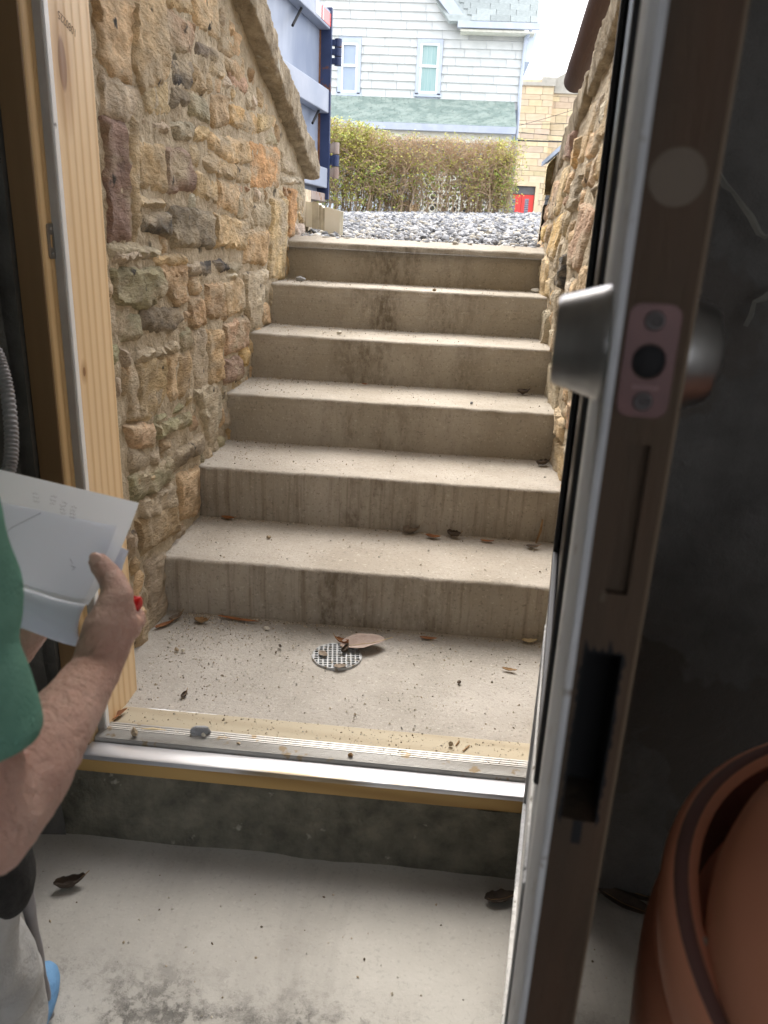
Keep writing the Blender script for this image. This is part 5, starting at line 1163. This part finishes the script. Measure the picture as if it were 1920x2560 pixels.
# curled flakes of pale paint along the edge of the peeled patch
M['flake'] = pmat('pale_paint_flake', (.17,.163,.14), (.11,.107,.095), .8, 14, 5)
rf_ = random.Random(12)
for pts in ([(1552,372),(1562,402),(1580,412),(1598,440),(1618,470),(1636,505),(1652,512),(1668,505),(1690,530)], [(1700,610),(1672,622),(1650,640),(1628,652),(1620,680),(1608,704)]):
    P = [at_y(x_, y_, -.742) for x_, y_ in pts]; m = MB(); vs = []
    for i, p in enumerate(P):
        d_ = (P[min(i+1, len(P)-1)]-P[max(i-1, 0)]).normalized(); n_ = Vector((-d_.z, 0, d_.x)); wd = rf_.uniform(.002, .009)*(1 if 0 < i < len(P)-1 else .3)
        vs += [p-n_*.002, p+n_*wd*.5+Vector((0, -.003, 0)), p+n_*wd+Vector((0, -.005*rf_.random(), 0))]
    m.add(vs, [(3*i+j, 3*i+j+1, 3*i+j+4, 3*i+j+3) for i in range(len(P)-1) for j in range(2)]); o = m.build('paint_flake', M['flake'], wfs)
    md = o.modifiers.new('thickness', 'SOLIDIFY'); md.thickness = .0015
# ---------------------------------------------------------------- grey ribbed hose on the left wall
M['hose'] = pmat('grey_hose', (.30,.29,.30), (.22,.21,.22), .6, 10); m = MB(); pts = []; rad = []
ctl = [at_w(-260, 420, 1.12), at_w(-110, 640, 1.14), at_w(-20, 745, 1.15), at_w(3, 795, 1.15), at_w(16, 850, 1.15), at_w(24, 925, 1.14), at_w(24, 985, 1.13), at_w(14, 1040, 1.12), at_w(2, 1120, 1.1), at_w(-10, 1300, 1.08), at_w(-12, 1500, 1.06)]
ctl.append(Vector((ctl[-1].x-.02, ctl[-1].y+.05, ZF+.015)))
ctl.insert(0, Vector((ctl[0].x-.1, -.75, 2.3)))
def cat(P, n):
    o = []
    for i in range(len(P)-1):
        p0, p1, p2, p3 = P[max(0, i-1)], P[i], P[i+1], P[min(len(P)-1, i+2)]
        for k in range(n):
            t = k/n; o.append(.5*((2*p1)+(p2-p0)*t+(2*p0-5*p1+4*p2-p3)*t*t+(3*p1-p0-3*p2+p3)*t**3))
    return o+[P[-1]]
pts = cat(ctl, 26); rad = [.0105 if i % 4 < 2 else .0088 for i in range(len(pts))]; m.tube(pts, rad, 12); tag(m.build('ribbed_hose', M['hose'], smooth=True), 'grey ribbed hose hanging beside the stud at the left edge', 'hose')

# ---------------------------------------------------------------- person holding papers
def skinmat():
    m = pmat('weathered_skin', (.66,.41,.315), (.56,.31,.235), .45, 18, 6, bump=1.0, bscale=90, spec=.5, c3=(.58,.28,.22), s3=5, lo3=.5, hi3=.75); b = m.node_tree.nodes['Principled BSDF']; b.inputs['Subsurface Weight'].default_value = .12; b.inputs['Subsurface Radius'].default_value = (.012, .005, .003); b.inputs['Subsurface Scale'].default_value = .5; return m
M['skin'] = skinmat(); M['shirt'] = pmat('green_tee_fabric', (.22,.45,.34), (.17,.37,.28), .95, 30, 6, bump=.8, bscale=260, spec=.1)
M['trouser'] = pmat('light_grey_trouser', (.46,.46,.45), (.36,.36,.355), .95, 6, 6, bump=.5, bscale=60, spec=.1); M['denim'] = pmat('light_blue_shoe_cover', (.16,.34,.58), (.12,.27,.50), .8, 9, bump=.4)
M['belt'] = pmat('black_fleece', (.014,.013,.012), (.03,.028,.026), .95, 60, bump=.8, bscale=150); M['nail'] = pmat('finger_nail', (.55,.34,.27), None, .3); M['hair'] = pmat('grey_hair', (.12,.11,.10), (.05,.045,.04), .7, 60)
pe = thing('person', 'person in green tee and light grey trousers holding papers, cut off by the left edge', 'person', (.25, -1.40, ZF))
def limb(m, pts, rad, n=16):
    k = []; rr = []
    for i in range(len(pts)-1):
        for j in range(8): t = j/8; k.append(pts[i].lerp(pts[i+1], t)); rr.append(rad[i]+(rad[i+1]-rad[i])*t)
    k.append(pts[-1]); rr.append(rad[-1])
    m.tube(k, rr, n); m.ball(pts[0], rad[0], n=n); m.ball(pts[-1], rad[-1], n=n)
    for p, q in zip(pts[1:-1], rad[1:-1]): m.ball(p, q*.99, n=n)
W = at_w
wr = W(205, 1450, .775); el = W(-28, 1790, .595); sh = W(-285, 925, .56); 
body = MB()
f1 = el.lerp(wr, .28); f2 = el.lerp(wr, .62)
limb(body, [sh, el, f1, f2, wr], [.050, .0375, .0385, .032, .0255])
cm, tm, ti, tt = W(229, 1352, .785), W(255, 1290, .795), W(240, 1248, .805), W(214, 1216, .808)
mi_, mm_, mr_, mp_ = W(268, 1352, .80), W(256, 1376, .82), W(244, 1394, .836), W(232, 1412, .848)
limb(body, [wr, cm, tm, ti, tt], [.024, .0225, .0165, .0135, .0115])
for a, q in ((mi_, .0165), (mm_, .016), (mr_, .0155), (mp_, .0145)): limb(body, [wr.lerp(a, .1), wr.lerp(a, .55), a], [.022, .0205, q])
limb(body, [cm, mi_, tm], [.020, .016, .014])
fing = [(mi_, W(291, 1337, .835), W(272, 1303, .858), W(243, 1284, .862), .0118), (mm_, W(284, 1357, .858), W(262, 1325, .875), W(228, 1308, .876), .0118), (mr_, W(270, 1378, .872), W(248, 1350, .886), W(214, 1334, .886), .0112), (mp_, W(252, 1400, .88), W(232, 1376, .89), W(205, 1362, .89), .0098)]
for a, b, c, d, q in fing: limb(body, [a, b, c, d], [q*1.3, q*1.08, q*.95, q*.82], 12)
# torso core, other arm, neck and head (mostly outside the picture)
tc_ = Vector((.20, -1.46, .93)); hip = Vector((.16, -1.36, .60)); 
limb(body, [hip, tc_, Vector((.19, -1.50, 1.10))], [.12, .125, .09]); limb(body, [Vector((.19, -1.50, 1.10)), sh], [.06, .052])
nk = Vector((.19, -1.47, 1.26)); limb(body, [Vector((.19, -1.50, 1.12)), nk], [.06, .052])
hd = Vector((.205, -1.43, 1.38)); body.ball(hd, .1, .82, 1.0, 1.2, 24); body.ball(hd+Vector((.03, .06, -.06)), .055, .9, 1, .9, 16); body.tube([hd+Vector((.035, .085, .012)), hd+Vector((.05, .118, -.025)), hd+Vector((.035, .088, -.034))], [.008, .015, .010], 10); body.ball(hd+Vector((.078, -.01, -.01)), .022, .4, .8, 1.3); body.ball(hd+Vector((-.078, .01, -.01)), .022, .4, .8, 1.3); body.tube([hd+Vector((.01, .095, -.062)), hd+Vector((.055, .085, -.062))], .008, 8)
ls = Vector((.0, -1.44, 1.08)); le = Vector((-.02, -1.28, .84)); lw = W(30, 1400, .93)
limb(body, [Vector((.19, -1.50, 1.10)), ls, le, lw], [.06, .05, .041, .026])
lp = W(85, 1340, .915); limb(body, [lw, lp], [.024, .021])
for k in range(4):
    a = W(110+6*k, 1335-2*k, .905+.010*k); limb(body, [lp, a, W(140+4*k, 1310+6*k, .890+.010*k)], [.016, .0125, .0095], 10)
limb(body, [lp, W(95, 1320, .885), W(110, 1300, .872)], [.016, .013, .011], 10)
bo = body.build('body', M['skin'], pe, smooth=True)
md = bo.modifiers.new('remesh', 'REMESH'); md.mode = 'VOXEL'; md.voxel_size = .0035; md.use_smooth_shade = True
md = bo.modifiers.new('smooth', 'SMOOTH'); md.factor = .5; md.iterations = 7
tx = bpy.data.textures.new('skin_folds', 'CLOUDS'); tx.noise_scale = .018; tx.noise_depth = 3
md = bo.modifiers.new('folds', 'DISPLACE'); md.texture = tx; md.strength = .0034; md.mid_level = .5
tx = bpy.data.textures.new('skin_creases', 'CLOUDS'); tx.noise_scale = .007; tx.noise_depth = 2
md = bo.modifiers.new('creases', 'DISPLACE'); md.texture = tx; md.strength = .0012; md.mid_level = .5
m = MB(); nd = (tt-ti).normalized(); nu = (CAM-tt).normalized(); nu = (nu-nd*nu.dot(nd)).normalized(); nv = nd.cross(nu); Q = Matrix((nv, nd, nu)).transposed()
m.ball(tt+nd*.002+nu*.0085, .0078, .85, 1.1, .35, 14, Q); m.build('thumb_nail', M['nail'], pe, smooth=True)
# shirt: torso and two short sleeves as one cloth surface
shirt = MB(); cu = sh.lerp(el, .80)
limb(shirt, [hip+Vector((0, 0, -.02)), hip.lerp(tc_, .5), tc_, Vector((.19, -1.50, 1.10))], [.15, .152, .150, .115], 24)
limb(shirt, [Vector((.19, -1.50, 1.12)), sh+Z_*.005, sh.lerp(el, .45)], [.085, .072, .066], 24)
shirt.tube([sh.lerp(el, .3), sh.lerp(el, .5), sh.lerp(el, .68), cu], [.054, .055, .053, .053], 24)
limb(shirt, [Vector((.19, -1.50, 1.10)), ls, ls.lerp(le, .6)], [.08, .07, .062], 20)
so_ = shirt.build('shirt', M['shirt'], pe, smooth=True)
md = so_.modifiers.new('remesh', 'REMESH'); md.mode = 'VOXEL'; md.voxel_size = .005; md.use_smooth_shade = True
md = so_.modifiers.new('smooth', 'SMOOTH'); md.factor = .5; md.iterations = 10
tx = bpy.data.textures.new('cloth_folds', 'CLOUDS'); tx.noise_scale = .09; tx.noise_depth = 1
md = so_.modifiers.new('folds', 'DISPLACE'); md.texture = tx; md.strength = .022; md.mid_level = .55
ax = (el-sh).normalized(); m = MB(); u_ = ax.orthogonal().normalized(); v_ = ax.cross(u_); m.tube([cu-ax*.012+(u_*math.cos(k*math.pi/16)+v_*math.sin(k*math.pi/16))*.0545 for k in range(33)], .0022, 6); m.build('hem', M['shirt'], so_, smooth=True)
tr = MB(); k1, a1 = W(12, 2010, 1.15), W(45, 2130, 1.30)
foot = at_z(62, 2290, ZF); foot = Vector((foot.x-.03, foot.y, ZF))
kn_ = Vector((.155, -1.27, .20)); 
limb(tr, [hip, hip.lerp(kn_, .5), kn_, Vector((foot.x-.01, foot.y-.02, ZF+.17)), Vector((foot.x-.01, foot.y-.01, ZF+.07))], [.125, .112, .090, .078, .074], 20)
limb(tr, [hip+Vector((-.08, 0, 0)), Vector((-.05, -1.30, .20)), Vector((-.07, -1.32, ZF+.07))], [.115, .09, .07], 20)
to = tr.build('trousers', M['trouser'], pe, smooth=True)
md = to.modifiers.new('remesh', 'REMESH'); md.mode = 'VOXEL'; md.voxel_size = .006; md.use_smooth_shade = True
md = to.modifiers.new('smooth', 'SMOOTH'); md.factor = .5; md.iterations = 8
md = to.modifiers.new('folds', 'DISPLACE'); md.texture = tx; md.strength = .030; md.mid_level = .5
po_ = MB(); q = W(22, 1890, 1.0); po_.ball(q, .05, .55, .8, 1.25, 20); po_.build('belt_pouch', M['belt'], pe, smooth=True)
for fx, fy, l in ((foot.x, foot.y, 1), (-.06, -1.28, 0)):
    s_ = MB(); s_.ball((fx, fy+.03, ZF+.042), .05, .95, 2.3, .84, 20); s_.ball((fx, fy-.02, ZF+.075), .052, .95, 1.1, 1.0, 16)
    o = s_.build('shoe', M['denim'], pe, smooth=True)
    md = o.modifiers.new('remesh', 'REMESH'); md.mode = 'VOXEL'; md.voxel_size = .006; md.use_smooth_shade = True
M['eye'] = pmat('eye_white', (.7,.68,.64), None, .2); M['iris'] = pmat('brown_iris', (.05,.03,.02), None, .2)
for sx_ in (-.001, .062):
    m = MB(); ec = hd+Vector((sx_, .086-.012*(sx_ < 0), .004)); m.ball(ec, .0105, n=12); e_ = m.build('eye', M['eye'], pe, smooth=True)
    m = MB(); m.ball(ec+Vector((.001, .0075, 0)), .0045, n=10); m.build('iris', M['iris'], e_, smooth=True)
    m = MB(); m.tube([ec+Vector((-.016, .004, .020)), ec+Vector((0, .010, .024)), ec+Vector((.016, .005, .019))], [.002, .0035, .002], 8); m.build('eyebrow', M['hair'], pe, smooth=True)
m = MB(); m.tube([hd+Vector((.008, .098, -.066)), hd+Vector((.034, .106, -.064)), hd+Vector((.058, .092, -.066))], [.003, .0055, .003], 8); m.build('lips', pmat('lips', (.36,.15,.12), None, .4), pe, smooth=True)
hr_ = MB(); hr_.ball(hd+Vector((0, -.012, .025)), .104, .84, .98, 1.12, 20); hr_.build('hair', M['hair'], pe, smooth=True)
# papers
M['paper'] = pmat('white_paper', (.88,.90,.95), None, .7)
def translucent(m, f):
    t, b = mpart(m); o = t.nodes['Material Output']; x = _n(t, 'ShaderNodeMixShader'); x.inputs[0].default_value = f; tr_ = _n(t, 'ShaderNodeBsdfTranslucent'); tr_.inputs[0].default_value = (.84, .88, .98, 1)
    t.links.new(b.outputs[0], x.inputs[1]); t.links.new(tr_.outputs[0], x.inputs[2]); t.links.new(x.outputs[0], o.inputs[0])
translucent(M['paper'], .5); M['print'] = pmat('grey_printed_plan', (.72,.73,.78), (.66,.67,.72), .7, 5, 5, (1, .4, 1)); translucent(M['print'], .45); M['pencil'] = pmat('pencil_line', (.36,.36,.42), None, .7)
pa = thing('papers', 'folded white sheets with a grey printed plan held in the hand', 'papers', tuple(W(150, 1200, .87)))
TL, TR, ML, MR, BL, BR = W(-60, 1000, .95), W(300, 1086, .93), W(-30, 1165, .885), W(262, 1203, .862), W(10, 1265, .835), W(190, 1306, .822)
def psurf(a, b, lift=0.):   # a across, b from far edge (0) to fold (1)
    def lr(L0, R0): return L0.lerp(R0, a)
    p0, p1, p2 = lr(TL, TR), lr(ML, MR), lr(BL, BR); q = p0*(1-b)**2+p1*2*b*(1-b)+p2*b*b
    n_ = (TR-TL).cross(BL-TL).normalized(); n_ = n_ if n_.z > 0 else -n_
    return q+n_*(lift+.003*math.sin(a*5+1)*b)
Rt = lambda b: psurf(1, b)
m = MB(); m.grid(lambda a, b: psurf(a, b), 20, 24); m.build('top_sheet', M['paper'], pa, smooth=True)
m = MB(); m.grid(lambda a, b: psurf(-.02+.94*a, .26+.70*b, .0016), 16, 16); m.build('printed_plan', M['print'], pa, smooth=True)
def curl(a, t):
    p = psurf(a*.97, 1); dn_ = Vector((0, 0, -1)); fwd = (psurf(a, 1)-psurf(a, .95)).normalized(); th = t*2.6; R_ = .018
    return p+fwd*(R_*math.sin(th))+dn_*(R_*(1-math.cos(th))+max(0, t-.7)*.03)
m = MB(); m.grid(curl, 16, 14); m.build('folded_edge', M['paper'], pa, smooth=True)
sb2 = [W(278, 1190, .885), W(262, 1232, .872), W(215, 1240, .868), W(225, 1165, .885)]
m = MB(); m.add(sb2, [(0, 1, 2, 3)]); m.add([W(266, 1226, .880), W(256, 1250, .874), W(205, 1250, .870), W(210, 1200, .883)], [(0, 1, 2, 3)]); m.build('under_sheet', M['paper'], pa)
m = MB()
def stroke(pts): m.tube([psurf(a, b, .0019) for a, b in pts], .00028, 4)
rr = random.Random(3)
for cx_, cy_, n in ((.36, .13, 3), (.47, .12, 3), (.54, .15, 4), (.60, .17, 4)):
    for k in range(n):
        a, b = cx_+.012*rr.random(), cy_+k*.030; stroke([(a+.009*j+.004*rr.random(), b+.010*(rr.random()-.5)+(.012 if j % 2 else 0)) for j in range(5)])
stroke([(.05, .62), (.2, .46), (.42, .28)]); stroke([(.66, .62), (.69, .66)]); stroke([(.68, .68), (.72, .69), (.70, .72)]); stroke([(.1, .66), (.13, .63)])
m.build('handwriting', M['pencil'], pa)
for o in pa.children:
    if o.name.startswith(('folded', 'under')): md = o.modifiers.new('thickness', 'SOLIDIFY'); md.thickness = .0007; md.offset = -1
# red pen between the fingers
M['red_pen'] = pmat('red_pen_plastic', (.62,.02,.02), None, .25)
pn = thing('pen', 'red pen held between the fingers under the papers', 'pen', tuple(W(285, 1303, .83)))
a, b = W(238, 1298, .835), W(302, 1304, .825); m = MB(); m.tube([a, b.lerp(a, .45), b.lerp(a, .25), b.lerp(a, .2), b.lerp(a, .03), b], [.0055, .0055, .0055, .0078, .0078, .006], 16); m.build('barrel', M['red_pen'], pn, smooth=True)
m = MB(); d = (b-a).normalized(); u = Vector((0, 0, 1)); m.tube([b.lerp(a, .06)+u*.0065, b.lerp(a, .38)+u*.0095], .0016, 8); m.build('clip', M['red_pen'], pn, smooth=True)
